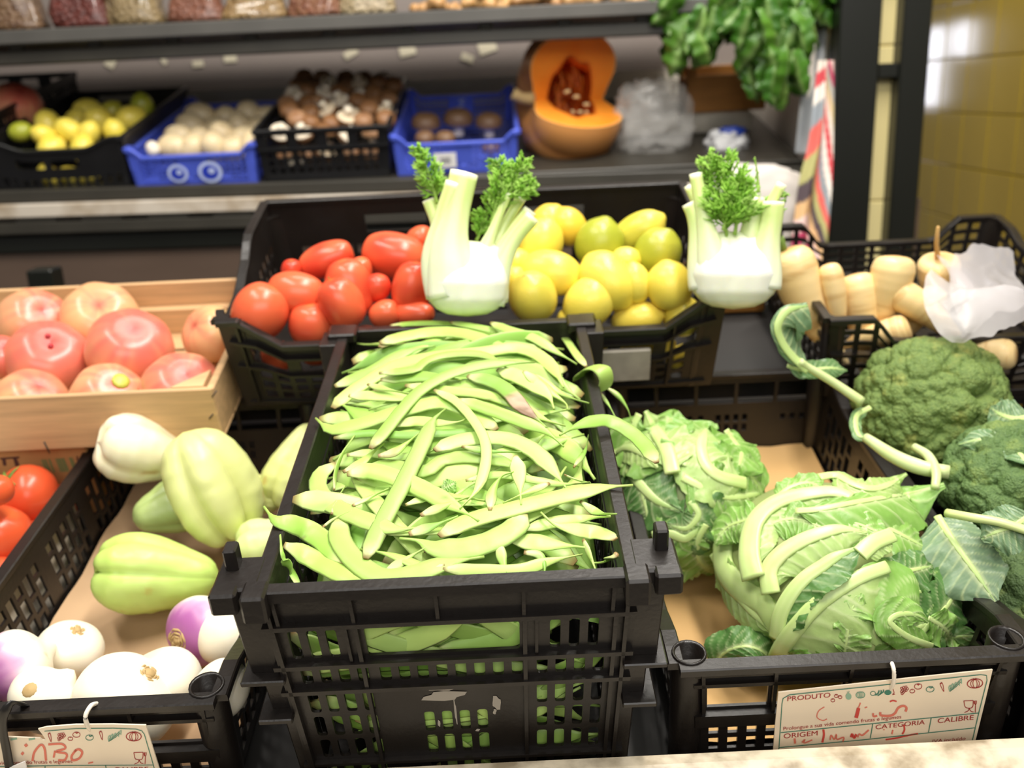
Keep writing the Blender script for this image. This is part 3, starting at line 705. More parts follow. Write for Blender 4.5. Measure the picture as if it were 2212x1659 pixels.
# pods traced from the photograph: points in the enlarged crop, then width, extras
def Z(p): return 550 + p[0] / 2.458, 680 + p[1] / 2.458
HERO = [
 ([(720, 58), (860, 46), (1040, 48), (1150, 70)], 38, {}),
 ([(1040, 40), (1200, 68), (1400, 110), (1540, 140)], 40, {}),
 ([(1255, 42), (1350, 80), (1480, 122), (1600, 195), (1710, 262)], 52, {}),
 ([(665, 150), (800, 115), (950, 92), (1100, 98), (1250, 140), (1380, 170)], 72, {}),
 ([(425, 380), (540, 335), (640, 290), (720, 240), (830, 190), (960, 165)], 62, {}),
 ([(500, 430), (620, 430), (780, 440), (930, 470)], 60, {}),
 ([(668, 345), (800, 330), (950, 330), (1100, 345)], 66, {}),
 ([(600, 370), (700, 395), (820, 420)], 42, {}),
 ([(800, 375), (1000, 400), (1200, 420), (1400, 480), (1550, 560), (1650, 590)], 52, {}),
 ([(415, 495), (500, 420), (640, 330), (760, 265), (950, 225), (1200, 200), (1380, 175), (1500, 210), (1590, 290), (1640, 385)], 62, dict(l='broad flat green bean arching over the whole back of the heap')),
 ([(660, 310), (850, 290), (900, 250), (1000, 215), (1150, 205), (1250, 225), (1350, 290)], 46, {}),
 ([(1290, 290), (1390, 325), (1480, 370), (1560, 430), (1590, 500)], 84, {}),
 ([(1130, 325), (1250, 350), (1340, 400), (1420, 490), (1490, 545), (1550, 600)], 78, dict(brown=(.50, .86, 1.0), l='flat green bean with a withered brown patch near the back right')),
 ([(1490, 320), (1600, 400), (1690, 445), (1775, 470)], 40, {}),
 ([(1430, 300), (1560, 400), (1650, 470), (1660, 505)], 60, {}),
 ([(325, 550), (400, 605), (520, 590), (680, 540), (850, 490), (1000, 465), (1150, 520), (1285, 610)], 80, dict(l='flat green bean whose hooked tip hangs over the left rim', rev=1)),
 ([(1080, 450), (1250, 505), (1400, 560), (1540, 615), (1640, 700)], 62, {}),
 ([(745, 590), (850, 565), (980, 575), (1080, 570), (1140, 545)], 56, {}),
 ([(420, 655), (600, 630), (800, 640), (1000, 630), (1250, 620), (1420, 640)], 40, {}),
 ([(490, 745), (620, 735), (760, 755), (900, 735), (1000, 700)], 48, {}),
 ([(560, 850), (700, 800), (900, 830), (1000, 770), (1150, 755), (1320, 780), (1470, 860)], 68, {}),
 ([(470, 835), (550, 795), (630, 730), (690, 680)], 66, {}),
 ([(655, 750), (740, 730), (810, 680), (880, 625)], 56, dict(brown=(0, .3, .6), l='flat green bean with a browned stalk end, left of the middle')),
 ([(955, 720), (1050, 680), (1180, 655), (1340, 660), (1480, 720), (1580, 820), (1660, 930)], 84, dict(l='broad flat green bean bowed like an arch on the right slope')),
 ([(1100, 700), (1250, 725), (1420, 730)], 36, {}),
 ([(1120, 880), (1300, 850), (1500, 880), (1640, 900), (1780, 890)], 40, {}),
 ([(800, 1010), (950, 960), (1100, 970), (1230, 990)], 46, {}),
 ([(490, 845), (620, 830), (780, 875), (900, 930), (1050, 1010), (1190, 1095)], 86, {}),
 ([(520, 1015), (620, 965), (720, 920)], 58, {}),
 ([(1645, 850), (1720, 880), (1785, 895)], 40, {}),
 ([(1695, 810), (1755, 720), (1772, 640)], 32, {}),
 ([(1320, 1000), (1430, 950), (1565, 895)], 52, dict(rev=1)),
 ([(410, 1060), (440, 980), (480, 910)], 60, {}),
 ([(360, 1130), (420, 1085), (520, 1040)], 60, {}),
 ([(615, 710), (690, 620), (790, 495), (890, 395), (1050, 310), (1250, 262), (1490, 252)], 60, dict(l='long narrow bean running diagonally up the left of the heap')),
 ([(955, 400), (1070, 460), (1170, 570), (1225, 680), (1225, 800), (1180, 930), (1090, 1030)], 56, dict(l='long bean curving like a bracket down the middle')),
 ([(530, 640), (470, 730), (432, 830), (422, 930)], 30, dict(roll=1.2, rev=1)),
 ([(430, 790), (355, 840), (335, 910), (385, 990), (500, 1055), (640, 1110), (760, 1140), (910, 1125)], 88, dict(l='wide bean curled round the left side by the rim')),
 ([(590, 1295), (680, 1100), (780, 910), (865, 740), (920, 620), (950, 555), (1015, 500)], 86, dict(l='broad straight bean standing diagonally up the middle left')),
 ([(880, 1065), (1020, 1010), (1160, 960)], 60, {}),
 ([(1250, 1040), (1262, 940), (1310, 860), (1375, 835)], 60, {}),
 ([(1385, 750), (1405, 860), (1415, 1010)], 86, {}),
 ([(820, 1165), (950, 1120), (1080, 1070)], 82, {}),
 ([(1420, 1140), (1600, 1100), (1760, 1080), (1890, 1070)], 60, {}),
 ([(1730, 990), (1820, 1050), (1925, 1058)], 50, {}),
 ([(1360, 1195), (1500, 1210), (1650, 1225), (1780, 1240)], 92, {}),
 ([(1300, 1215), (1320, 1320), (1370, 1430)], 88, {}),
 ([(1000, 1350), (1200, 1358), (1400, 1358), (1560, 1310), (1740, 1272)], 58, {}),
 ([(1430, 1262), (1510, 1275), (1540, 1340), (1530, 1420)], 76, dict(l='bent bean stub pointing down at the front rim')),
 ([(980, 1175), (1100, 1110), (1250, 1060), (1450, 1010), (1650, 960), (1850, 918), (2010, 905)], 92, dict(l='longest pale bean slanting across the heap, its tip beyond the right rim')),
 ([(1430, 1050), (1380, 1130), (1260, 1200), (1110, 1240), (960, 1240), (870, 1200), (770, 1188)], 112, dict(l='very wide crescent bean with thin tail in the lower middle')),
 ([(560, 1245), (680, 1265), (780, 1295), (900, 1340), (1010, 1330)], 52, dict(rev=1)),
 ([(480, 1310), (400, 1230), (290, 1150), (200, 1112), (110, 1090), (50, 1020)], 96, dict(l='bean whose curling tail reaches out over the front left rim')),
 ([(1520, 1050), (1590, 1110), (1700, 1140), (1820, 1160), (1915, 1192)], 86, dict(rev=1, l='short broad bean curving to a stub at the right side')),
 ([(1800, 1320), (1860, 1310), (1925, 1268)], 80, dict(rev=1)),
 ([(1745, 1195), (1785, 1290), (1830, 1400)], 62, dict(roll=.8)),
 ([(460, 1070), (450, 1180), (520, 1290), (620, 1370), (720, 1400), (870, 1368), (1020, 1318), (1220, 1285)], 100, dict(l='wide bean bent like a hook across the front left')),
 ([(155, 1220), (280, 1280), (430, 1360), (560, 1420), (690, 1455)], 96, dict(l='broad bean lying along the front left corner of the crate')),
 ([(135, 1170), (150, 1280), (200, 1370), (240, 1460)], 56, dict(roll=.9, rev=1)),
 ([(690, 1372), (800, 1300), (930, 1225)], 76, dict(brown=(0, .06, .8), l='short bean end with a brown cut, front left')),
 ([(1620, 640), (1720, 590), (1850, 560), (1960, 600), (2060, 680), (2135, 785)], 72, dict(l='bean drooping over the right rim towards the cauliflower', rev=1, air=1)),
 ([(1760, 275), (1705, 205), (1650, 125), (1590, 52)], 44, dict(l='bean sticking up alone at the back right corner')),
]
for pts, wpx, ex in HERO:
    q = np.array([Z(p) for p in spl(np.array(pts, float), 26)])
    if ex.get('rev'): q = q[::-1]
    z = np.array([float(heap_target(*A.z(*p, RIMZ + .02)[:2])) for p in q])
    for _ in range(5):
        P = np.array([A.z(*p, zz) for p, zz in zip(q, z)])
        wid = wpx / 2.458 * np.linalg.norm(P[13]) / FPX * 1.03
        zn = drape(P[:, :2], wid, 2.2) + .0028
        if ex.get('air'): zn = np.maximum(zn, RIMZ + .006 - .25 * np.maximum(P[:, 0] - .10, 0))
        zn = np.minimum(zn, heap_target(P[:, 0], P[:, 1]) + .022) if not ex.get('air') else zn
        zn = np.where(np.abs(P[:, 0] - MX) > .122, np.maximum(zn, RIMZ + .0075), zn)
        for _k in range(2): zn = np.convolve(np.pad(zn, 3, mode='edge'), np.ones(7) / 7, 'valid')
        z = .4 * z + .6 * zn
    P = np.array([A.z(*p, zz) for p, zz in zip(q, z)])
    N = up_of(P, ex.get('roll', r1.normal(0, .10)))
    d_ = P[-1] - P[0]; wid *= 1 + .20 * abs(d_[0]) / np.linalg.norm(d_)
    make_bean(P, N, min(wid, .026), ex.get('l'), **({'brown': ex['brown']} if 'brown' in ex else {}))
    stamp(P, N, wid, .0055)
# the curled pod and two thin ones hanging outside the right rim
def px_dep(pts, t): return np.array([A.dep(*Z(p), tt) for p, tt in zip(pts, t)])
P = spl(px_dep([(1700, 350), (1740, 315), (1790, 280), (1845, 290), (1868, 345), (1845, 400), (1795, 405), (1765, 370)], [1.0, .985, .965, .95, .95, .96, .975, .985]), 30)
make_bean(P, np.broadcast_to(nrm(np.array([.15, -.2, .9])), P.shape) * .25 + nrm(P - P.mean(0)), .019, 'curled bean forming a ring at the back right rim')
for pts, t, wd, lb in (([(1835, 415), (1880, 480), (1915, 545)], [.97, .96, .95], .010, 'thin bean stalk dangling outside the right rim below the ring'),
                   ([(1865, 385), (1930, 430), (1980, 500), (2003, 575)], [.99, .985, .98, .975], .0075, 'thinnest bean arching down outside the right rim')):
    P = spl(px_dep(pts, t), 18); make_bean(P, up_of(P), wd, lb, thick=.7)
# pods pressed against the front lattice, seen through its openings
for it in range(46):
    zc = r1.uniform(-.640, -.475); x = MX + r1.uniform(-.06, .06); wide = r1.uniform(.12, .2); ang = r1.normal(0, .45); bend = r1.uniform(-1, 1) * .03
    u = np.linspace(-1, 1, 18); a_, b_ = u * wide / 2, bend * (1 - u ** 2)
    P = np.stack([x + a_ * math.cos(ang) - b_ * math.sin(ang), .5575 + .003 * r1.random() + 0 * u + .006 * (it % 3), zc + a_ * math.sin(ang) + b_ * math.cos(ang)], 1)
    P[:, 0] = np.clip(P[:, 0], MX - .122, MX + .122); P[:, 2] = np.clip(P[:, 2], -.652, -.468)
    P[:, 1] += (RIMZ - P[:, 2]) / MH * .012
    N = np.broadcast_to(nrm(np.array([0, -1.0, r1.uniform(-.1, .5)])), P.shape)
    side = 'left third' if x < MX - .02 else 'right third' if x > MX + .02 else 'middle'
    lev = 'handle opening' if zc > -.53 else 'lower slots'
    make_bean(P, N, r1.uniform(.016, .020), f'flat green bean pressed behind the {lev} of the crate front, {side}')['group'] = f'beans behind the front {lev}, {side}'
# the pods deep in the heap, never seen singly
core = MB()
for it in range(150):
    y = r1.uniform(.60, .99); x = MX + r1.uniform(-.05, .05); zc = r1.uniform(-.645, float(heap_target(x, y)) - .035)
    ang = r1.uniform(-.5, .5); wide = r1.uniform(.1, .15); u = np.linspace(-1, 1, 7); bend = r1.uniform(-1, 1) * .02
    a_, b_ = u * wide / 2, bend * (1 - u ** 2)
    C = np.stack([x + a_ * math.cos(ang) - b_ * math.sin(ang), np.clip(y + a_ * math.sin(ang) + b_ * math.cos(ang), .59, 1.0), zc + 0 * u], 1)
    V, Fc = sweep(C, (0, 0, 1), .009 * np.sqrt(1 - u ** 4 + .02), .003, 6); core.add(V, Fc, C_b[it % 6])
cx_, cy_ = np.meshgrid(np.linspace(MX - .12, MX + .12, 14), np.linspace(.592, .985, 20), indexing='ij')
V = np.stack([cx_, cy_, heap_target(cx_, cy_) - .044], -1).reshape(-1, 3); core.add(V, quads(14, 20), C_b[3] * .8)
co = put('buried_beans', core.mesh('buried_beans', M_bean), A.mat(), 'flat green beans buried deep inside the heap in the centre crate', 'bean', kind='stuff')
# the scrap of leaf lying on the heap
# ------------------------------------------------------------------ fruit and roots
def basis(px, py, th, tilt=0, spin=0):
    """matrix whose local Z is an axis seen at angle th (degrees, anticlockwise) in the photograph, tilted towards the viewer"""
    ef = nrm(ray(px, py)); er = nrm(RT - ef * (RT @ ef)); eu = np.cross(er, ef)
    th, tl = math.radians(th), math.radians(tilt)
    z = math.cos(tl) * (math.cos(th) * er + math.sin(th) * eu) - math.sin(tl) * ef
    x0 = nrm(np.cross(z, ef) if abs(z @ ef) < .98 else np.cross(z, eu)); y0 = np.cross(z, x0)
    s = math.radians(spin); x = x0 * math.cos(s) + y0 * math.sin(s); y = np.cross(z, x)
    return Matrix(((x[0], y[0], z[0], 0), (x[1], y[1], z[1], 0), (x[2], y[2], z[2], 0), (0, 0, 0, 1)))
def at_plane(fr, px, py, p0, n=(0, 0, 1)):
    p = fr.plane(px, py, p0, n); wv = fr.M @ p; t = wv @ FWD
    return CAM + wv, t / FPX                      # world point, metres per photo pixel there
def tm(p, R): return Matrix.Translation([float(v) for v in p]) @ R
ORD = ['first', 'second', 'third', 'fourth', 'fifth', 'sixth', 'seventh', 'eighth', 'ninth', 'tenth', 'eleventh', 'twelfth']
def ell(L, Wd, pw=.85, lob=0, la=0.0, seed=0, dim=0.0, nip=0.0, nu=28, nv=20, lump=.03):
    def f(Ph, Tt):
        th = Tt * PI; r = np.sin(th) ** pw * Wd / 2; z = -np.cos(th) * L / 2
        r = r * (1 + la * np.cos(lob * Ph + seed) * np.sin(th) ** .5 if lob else 1)
        if dim: z = z - np.sign(z) * dim * L * np.exp(-((r / (Wd * .2)) ** 2))
        if nip: z = z + nip * L * (np.exp(-((1 - Tt) / .07) ** 2) - .55 * np.exp(-(Tt / .07) ** 2))
        P = np.stack([r * np.cos(Ph), r * np.sin(Ph), z], -1)
        return P * (1 + lump * 2 * (fbm(P / Wd * 2.2 + seed * 7.3, seed) - .5))[..., None]
    return blob(f, nu, nv)
M_calyx = mk('tomato_calyx', '#6f8a3a', 0.6)
def calyx(s, n=5, stalk=.35):
    m = MB()
    for k in range(n):
        a = k / n * 2 * PI + .3; d = np.array([math.cos(a), math.sin(a), 0])
        C = np.array([d * s * t + np.array([0, 0, .10 * s * math.sin(t * 3)]) for t in (0.02, .35, .7, 1)])
        V, Fc = sweep(C, (0, 0, 1), np.array([.10, .2, .12, .02]) * s, .025 * s, 4); m.add(V, Fc)
    V, Fc = tube([(0, 0, 0), (.05 * s, 0, .3 * s), (.15 * s, .05 * s, stalk * 2 * s)], [.08 * s, .07 * s, .09 * s], 5); m.add(V, Fc)
    return m.mesh('calyx', M_calyx)
def plum(L, Wd, seed, nu=28):
    V, Fc, Ph, Tt = ell(L, Wd, .78, 3, .02, seed, .03, lump=.035)
    c = mixc(lin('#de5634'), lin('#ea7048'), fbm(V * 30, seed)); c = mixc(c, lin('#d03c28'), sstep(.5, .8, fbm(V * 18 + 5, seed + 3)))
    c = mixc(c, lin('#ef8a45'), sstep(.93, 1.0, Tt) * .7)
    return mesh('tomato', V, Fc, M_skin, True, c)
tomato_heap = ((0, 1.02, -.500), (0, -.16, 1))
TOM = [(630, 583, 45, 42, 90, 'small red tomato half hidden at the far left of the plum tomatoes'), (778, 590, 70, 50, 80, 'dark red plum tomato sunk deep in the middle of its heap'),
       (815, 622, 60, 55, 70, 'shaded red tomato low between two upright plum tomatoes'), (908, 517, 58, 56, 30, 'plum tomato half behind the fennel stalks at back'),
       (852, 553, 138, 98, -12, 'large plum tomato lying on top at the back of the heap'), (705, 562, 122, 72, 22, 'long plum tomato tilted up at the back left'),
       (757, 624, 128, 98, 105, 'upright plum tomato with pale shoulder behind the one with the green stem'), (640, 633, 120, 86, -10, 'shiny plum tomato lying on its side at the left'),
       (890, 622, 112, 84, 80, 'upright plum tomato touching the left fennel bulb'), (832, 678, 66, 58, 20, 'small tomato low in front of the middle plum tomatoes'),
       (738, 655, 112, 92, 115, 'plum tomato with a small green stem standing at front'), (890, 678, 100, 52, 0, 'plum tomato squeezed low beside the fennel foot'),
       (673, 700, 96, 92, 95, 'deep red plum tomato standing at the front rim'), (563, 673, 122, 112, 60, 'round orange red tomato in the front left corner of the crate'),
       (690, 755, 88, 62, 15, 'tomato seen through the front lattice below the rim'), (605, 768, 80, 60, 0, 'tomato seen through the front lattice at left'), (790, 740, 90, 70, 0, 'red tomato buried behind the front rim')]
for k, (px, py, lw, sw, th, lab) in enumerate(TOM):
    p, u = at_plane(B, px, py, *tomato_heap) if py < 725 else at_plane(B, px, py, (0, 1.06, 0), (0, 1, 0))
    if py < 725 and B.loc(p)[1] < 1.036: p, u = at_plane(B, px, py, (0, 1.038, 0), (0, 1, 0))
    o = put('plum_tomato' if k != 13 else 'round_tomato', plum(lw * u * 1.05, sw * u * 1.06, k), tm(p, basis(px, py, th, 12 if lw > 100 else 25, k * 40)), lab, 'tomato', 'tomatoes in the wide black crate')
    if k in (10, 14): part('calyx', calyx((.16 if k == 10 else .30) * sw * u), o, T(0, 0, lw * u / 2 * .95), 'short green stem')
# lemons
def lemon(L, Wd, seed, green=0.0, warm=0.0):
    V, Fc, Ph, Tt = ell(L, Wd, .84, 0, 0, seed, 0, .055, 28, 26, .03)
    c = mixc(lin('#ecd544'), lin('#f3e06a'), fbm(V * 40, seed)); c = mixc(c, lin('#e8b637'), np.full(len(V), warm))
    g = sstep(.35, .75, fbm(V * 22 + seed, seed + 2) + green * .6 - .25) * min(1, green * 1.3)
    c = mixc(c, lin('#a3a934'), g); c = mixc(c, lin('#8f8a34'), sstep(.965, .99, Tt) * .8)
    return mesh('lemon', V, Fc, M_lemon, True, c)
lemon_heap = ((0, 1.03, -.500), (0, -.22, 1))
LEM = [(1185, 483, 82, 74, 60, 0, .35, 'warm orange yellow lemon at the back beside the fennel stalks'), (1228, 490, 82, 72, 120, 0, .55, 'deepest yellow lemon at the back row, second from the fennel'),
       (1112, 568, 60, 70, 90, .1, 0, 'lemon half hidden by the left fennel, upper one'), (1352, 562, 60, 55, 0, .2, 0, 'lemon mostly hidden behind the green mottled one'),
       (1378, 502, 118, 76, 32, .45, 0, 'lemon with its pointed tip towards the upper right, back row'), (1168, 527, 104, 90, 70, .05, 0, 'pale round lemon in the second row by the fennel'),
       (1372, 612, 84, 62, 100, .1, 0, 'lemon wedged between the two frontmost heaps'), (1295, 527, 106, 98, 75, 1.0, 0, 'green mottled lemon, the greenest of the heap'),
       (1420, 547, 104, 94, 60, .75, 0, 'greenish lemon at the right side of the crate'), (1190, 590, 128, 92, -12, 0, .1, 'lemon lying on its side with a visible tip, middle left'),
       (1108, 606, 58, 52, 60, .1, .1, 'lemon half hidden by the left fennel, lower one'), (1312, 607, 132, 104, -48, 0, .05, 'big lemon with a brown tip pointing down right'),
       (1446, 617, 100, 92, 100, .1, .1, 'plump lemon against the right wall of the crate'), (1272, 655, 116, 96, 50, .15, 0, 'lemon with ridged nose turned up, front row'),
       (1151, 642, 112, 98, 110, .3, .05, 'round lemon in the front left of the lemons'), (1376, 688, 104, 70, 10, 0, .15, 'lemon low at the front rim, right of centre'),
       (1473, 683, 96, 78, 75, .1, 0, 'small lemon showing its stalk end at the front right corner'), (1235, 690, 50, 60, 90, .1, .1, 'lemon squeezed behind the rim of the bean crate'),
       (1325, 742, 96, 70, 0, 0, .25, 'lemon seen through the front opening, left one'), (1410, 745, 88, 70, 0, 0, .3, 'lemon seen through the front opening, right one'), (1480, 775, 80, 60, 20, 0, .2, 'lemon behind the lower right lattice holes')]
for k, (px, py, lw, sw, th, g, wm, lab) in enumerate(LEM):
    p, u = at_plane(B, px, py, *lemon_heap) if py < 720 else at_plane(B, px, py, (0, 1.06, 0), (0, 1, 0))
    if py < 725 and B.loc(p)[1] < 1.036: p, u = at_plane(B, px, py, (0, 1.038, 0), (0, 1, 0))
    tl = {16: 65, 14: 40, 8: 20}.get(k, 8)
    put('lemon', lemon(lw * u * 1.05, sw * u * 1.08, k, g, wm), tm(p, basis(px, py, th if k not in (11,) else -50, tl, k * 50)), lab, 'lemon', 'lemons in the wide black crate')

# --- wooden crate of pink tomatoes on a cardboard box
wz0, wz1 = -.626, -.552
wx0, wx1, wy0, wy1 = -.80, -.345, .940, 1.236
woodc = empty('wooden_crate', B.mat((-.55, 1.09, wz0)), 'pale wooden crate full of pink tomatoes on the cardboard box', 'crate')
def wpart(name, x0, x1, y0, y1, z0, z1, mat=M_wood):
    return part(name, mesh(name, *box(x0 + .55, x1 + .55, y0 - 1.09, y1 - 1.09, z0 - wz0, z1 - wz0, .0015), mat, False), woodc)
wpart('front_board', wx0, wx1, wy0, wy0 + .006, wz0, wz1)
wpart('back_board', wx0, wx1, wy1 - .006, wy1, wz0 + .004, wz1 + .006)
wpart('end_board', wx1 - .010, wx1 - .001, wy0 + .006, wy1 - .006, wz0, wz1 - .004)
wpart('inner_ledge', wx0, wx1 - .010, wy1 - .020, wy1 - .007, wz0 + .002, wz0 + .045)
for k in range(5): wpart('floor_slat', wx0, wx1, wy0 + .008 + k * .056, wy0 + .056 + k * .056, wz0 + .001, wz0 + .006)
m = MB()
V = np.array([(wx1 - .012, wy0 + .007, wz1), (wx1 - .05, wy0 + .007, wz1), (wx1 - .012, wy0 + .045, wz1), (wx1 - .012, wy0 + .007, wz0), (wx1 - .05, wy0 + .007, wz0), (wx1 - .012, wy0 + .045, wz0)]) + np.array([.55, -1.09, -wz0])
part('corner_block', mesh('corner_block', V, [(0, 1, 2), (3, 5, 4), (0, 3, 4, 1), (1, 4, 5, 2), (2, 5, 3, 0)], M_wood, False), woodc)
M_staple = mk('dark_staple', '#4a4038', .5)
for (px, py, dx, dy) in ((95, 955, 12, -24), (458, 858, 10, 14), (452, 905, 8, 10)):
    p = B.y(px, py, wy0 - .0008); q = B.y(px + dx, py - dy, wy0 - .0008)
    if p[2] > wz0: part('staple', mesh('staple', *tube([p + (.55, -1.09, -wz0), q + (.55, -1.09, -wz0)], .0009, 5), M_staple), woodc)
def beef(Wd, seed, red=.5, flat=.82):
    V, Fc, Ph, Tt = ell(Wd * flat, Wd, .72, 7, .018, seed, .05, nu=36, nv=24, lump=.03)
    s = fbm(np.stack([np.cos(Ph) * 9, np.sin(Ph) * 9, Tt * 1.2], -1) + seed, seed, 2)
    c = mixc(lin('#dfa075'), lin('#d9b880'), fbm(V * 18, seed) * 1.3 - .15)
    c = mixc(c, lin('#dc7561'), sstep(.1, .95, (Tt - .35) * 1.0 + red - .25 + (s - .5) * .45))
    c = mixc(c, lin('#cf5850'), sstep(.65, 1.0, Tt + (s - .5) * .2) * red)
    c = mixc(c, lin('#a32f2c'), sstep(.985, .998, Tt) * .8)
    return mesh('tomato', V, Fc, M_skin, True, c)
pink_heap = ((0, .95, -.560), (0, -.10, 1))
PNK = [(75, 700, 150, 60, .35, 55, 'pink tomato at the back left of the wooden crate'), (217, 690, 158, 95, .1, 60, 'yellowish striped tomato at the back of the wooden crate'),
       (456, 722, 122, 150, .12, 35, 'yellow pink tomato standing at the right end beside the black crate'), (3, 772, 95, 80, .8, 50, 'red tomato cut by the left edge in the wooden crate'),
       (105, 778, 172, 85, .68, 55, 'deep pink tomato with two dark red blemishes on top'), (281, 756, 178, 80, .62, 50, 'largest pink tomato in the middle of the wooden crate'),
       (68, 872, 150, 70, .35, 45, 'pale yellow tomato at the front left of the wooden crate'), (235, 862, 152, 70, .35, 55, 'tomato with a green yellow patch at the front middle'),
       (394, 846, 168, 80, .5, 55, 'dull pink tomato in the front right of the wooden crate')]
for k, (px, py, d, th, red, tl, lab) in enumerate(PNK):
    p, u = at_plane(B, px, py, (0, (1.150, 1.150, 1.125, 1.06, 1.07, 1.075, .995, .992, .995)[k], 0), (0, 1, 0))
    o = put('beefsteak_tomato', beef(d * u * 1.04, k, red), tm(p, basis(px, py, th, tl, k * 33)), lab, 'tomato', 'pink tomatoes in the wooden crate')
    if k == 4:
        for (a, b) in ((.006, -.004), (-.008, .003)): part('blemish', mesh('blemish', *ell(.004, .007, 1, nu=8, nv=6)[:2], mk('red_blemish', '#a51424', .3)), o, T(a, b, d * u * .405), 'dark red blemish')
    if k == 7: part('stalk_scar', mesh('scar', *ell(.006, .022, 1, nu=10, nv=6)[:2], mk('green_scar', '#b8bb4a', .4)), o, T(.008, 0, d * u * .40), 'greenish yellow patch')
# cardboard box below, its printed front
cb = empty('cardboard_box', B.mat((-.66, 1.05, -.735)), 'brown cardboard box with green barcode under the wooden crate', 'box')
part('box_body', mesh('box_body', *box(-.14, .142, -.095, .03, 0, .107, .002), M_card, False), cb)
M_green = mk('green_ink', '#71804c', .8); M_ink = mk('dark_red_ink', '#4f2a22', .8); M_red = mk('red_print', '#b03128', .8)
def on_front(fr, y, px, py): return fr.y(px, py, y)
fy = .9545
bars = MB(); r2 = np.random.default_rng(5)
c00, c10, c01 = (on_front(B, fy, *p) for p in ((83, 993), (156, 988), (95, 1022)))
x = 0.0
while x < 1:
    wd = r2.uniform(.02, .07)
    if r2.random() < .72:
        a_ = c00 + (c10 - c00) * x; b_ = c00 + (c10 - c00) * min(1, x + wd); dn = c01 - c00
        V = np.array([a_, b_, b_ + dn, a_ + dn]) - np.array([-.66, 1.05, -.735]); bars.add(V, [(0, 1, 2, 3)])
    x += wd + .018
part('barcode', bars.mesh('barcode', M_green, False), cb)
lt = MB()
for poly in (((0, 989), (42, 986), (42, 990), (0, 993)), ((4, 992), (12, 992), (14, 1006), (7, 1006)), ((28, 990), (36, 990), (44, 1010), (34, 1010)), ((165, 985), (168, 985), (169, 995), (166, 995))):
    V = np.array([on_front(B, fy, *p) for p in poly]) - np.array([-.66, 1.05, -.735]); lt.add(V, [(0, 1, 2, 3)])
part('printed_letters', lt.mesh('printed_letters', M_ink, False), cb)
# --- round tomatoes in a pale box at the lower left
wbx = empty('white_box', A.mat((-.684, .79, -.698)), 'pale shallow box of round red tomatoes left of the chayote crate', 'box')
M_white = mk('white_card', '#efe4d2', .6)
for nme, bb in (('side_board', (.146, .154, -.26, .17, 0, .096)), ('end_board', (-.2, .15, -.26, -.25, 0, .085)), ('end_board', (-.2, .15, .16, .17, 0, .085)), ('base_board', (-.2, .15, -.25, .16, 0, .006))):
    part(nme, mesh(nme, *box(*bb, .001), M_white, False), wbx)
def roundt(d, seed):
    V, Fc, Ph, Tt = ell(d * .88, d, .8, 5, .012, seed, .04, nu=32, nv=22, lump=.02)
    c = mixc(lin('#d84a2a'), lin('#e26238'), fbm(V * 22, seed)); c = mixc(c, lin('#e07a3a'), sstep(.9, 1, Tt) * .5)
    return mesh('tomato', V, Fc, M_skin, True, c)
RND = [(136, 1082, 86, 60, 20, 'round red tomato touching the crate wall under the barcode'), (70, 1158, 100, 80, 20, 'round red tomato low between two bigger ones by the crate'), (-10, 1060, 70, 100, 20, 'red tomato mostly outside the left edge, upper'),
       (57, 1068, 122, 150, 25, 'largest round tomato, with a green calyx, at lower left'), (2, 1152, 118, 70, 30, 'round tomato cut by the left edge'), (8, 1240, 90, 60, 20, 'lowest round tomato at the left edge')]
for k, (px, py, d, th, tl, lab) in enumerate(RND):
    p, u = at_plane(A, px, py, (-.545 - d * .00026, 0, 0), (1, 0, 0))
    o = put('round_tomato', roundt(d * u * 1.08, k + 3), tm(p, basis(px, py, th, tl, 10)), lab, 'tomato', 'round tomatoes at the lower left')
    if k == 3: part('calyx', calyx(.024), o, T(0, 0, d * u * .42), 'green calyx with stalk')
# --- kraft paper sheets
def sheet(x0, x1, y0, y1, z, seed, n=26):
    X, Y = np.meshgrid(np.linspace(x0, x1, n), np.linspace(y0, y1, n), indexing='ij')
    q = np.stack([X * 14, Y * 14, 0 * X], -1); Zz = z + .009 * (fbm(q, seed, 3) - .4) + .0035 * np.abs(np.sin(X * 37 + Y * 19 + 3 * fbm(q * .5, seed)))
    e = np.minimum.reduce([X - x0, x1 - X, Y - y0, y1 - Y]); Zz = Zz + .012 * np.exp(-e / .012)
    return np.stack([X, Y, Zz], -1).reshape(-1, 3), quads(n, n)
put('kraft_paper', mesh('paper', *sheet(LX - .118, LX + .118, LY - .245, LY + .245, LZ - LH + .010, 3), M_paper), A.mat(), 'crumpled brown paper lining the chayote and turnip crate', 'paper')
M_paper2 = mk('tan_kraft_paper', '#d0a76c', .7, namt=.1, nscale=14)
put('kraft_paper', mesh('paper', *sheet(RXC - .126, RXC + .126, RYC - .245, RYC + .245, LZ - LH + .010, 8), M_paper2), A.mat(), 'smooth tan paper under the cauliflowers', 'paper')
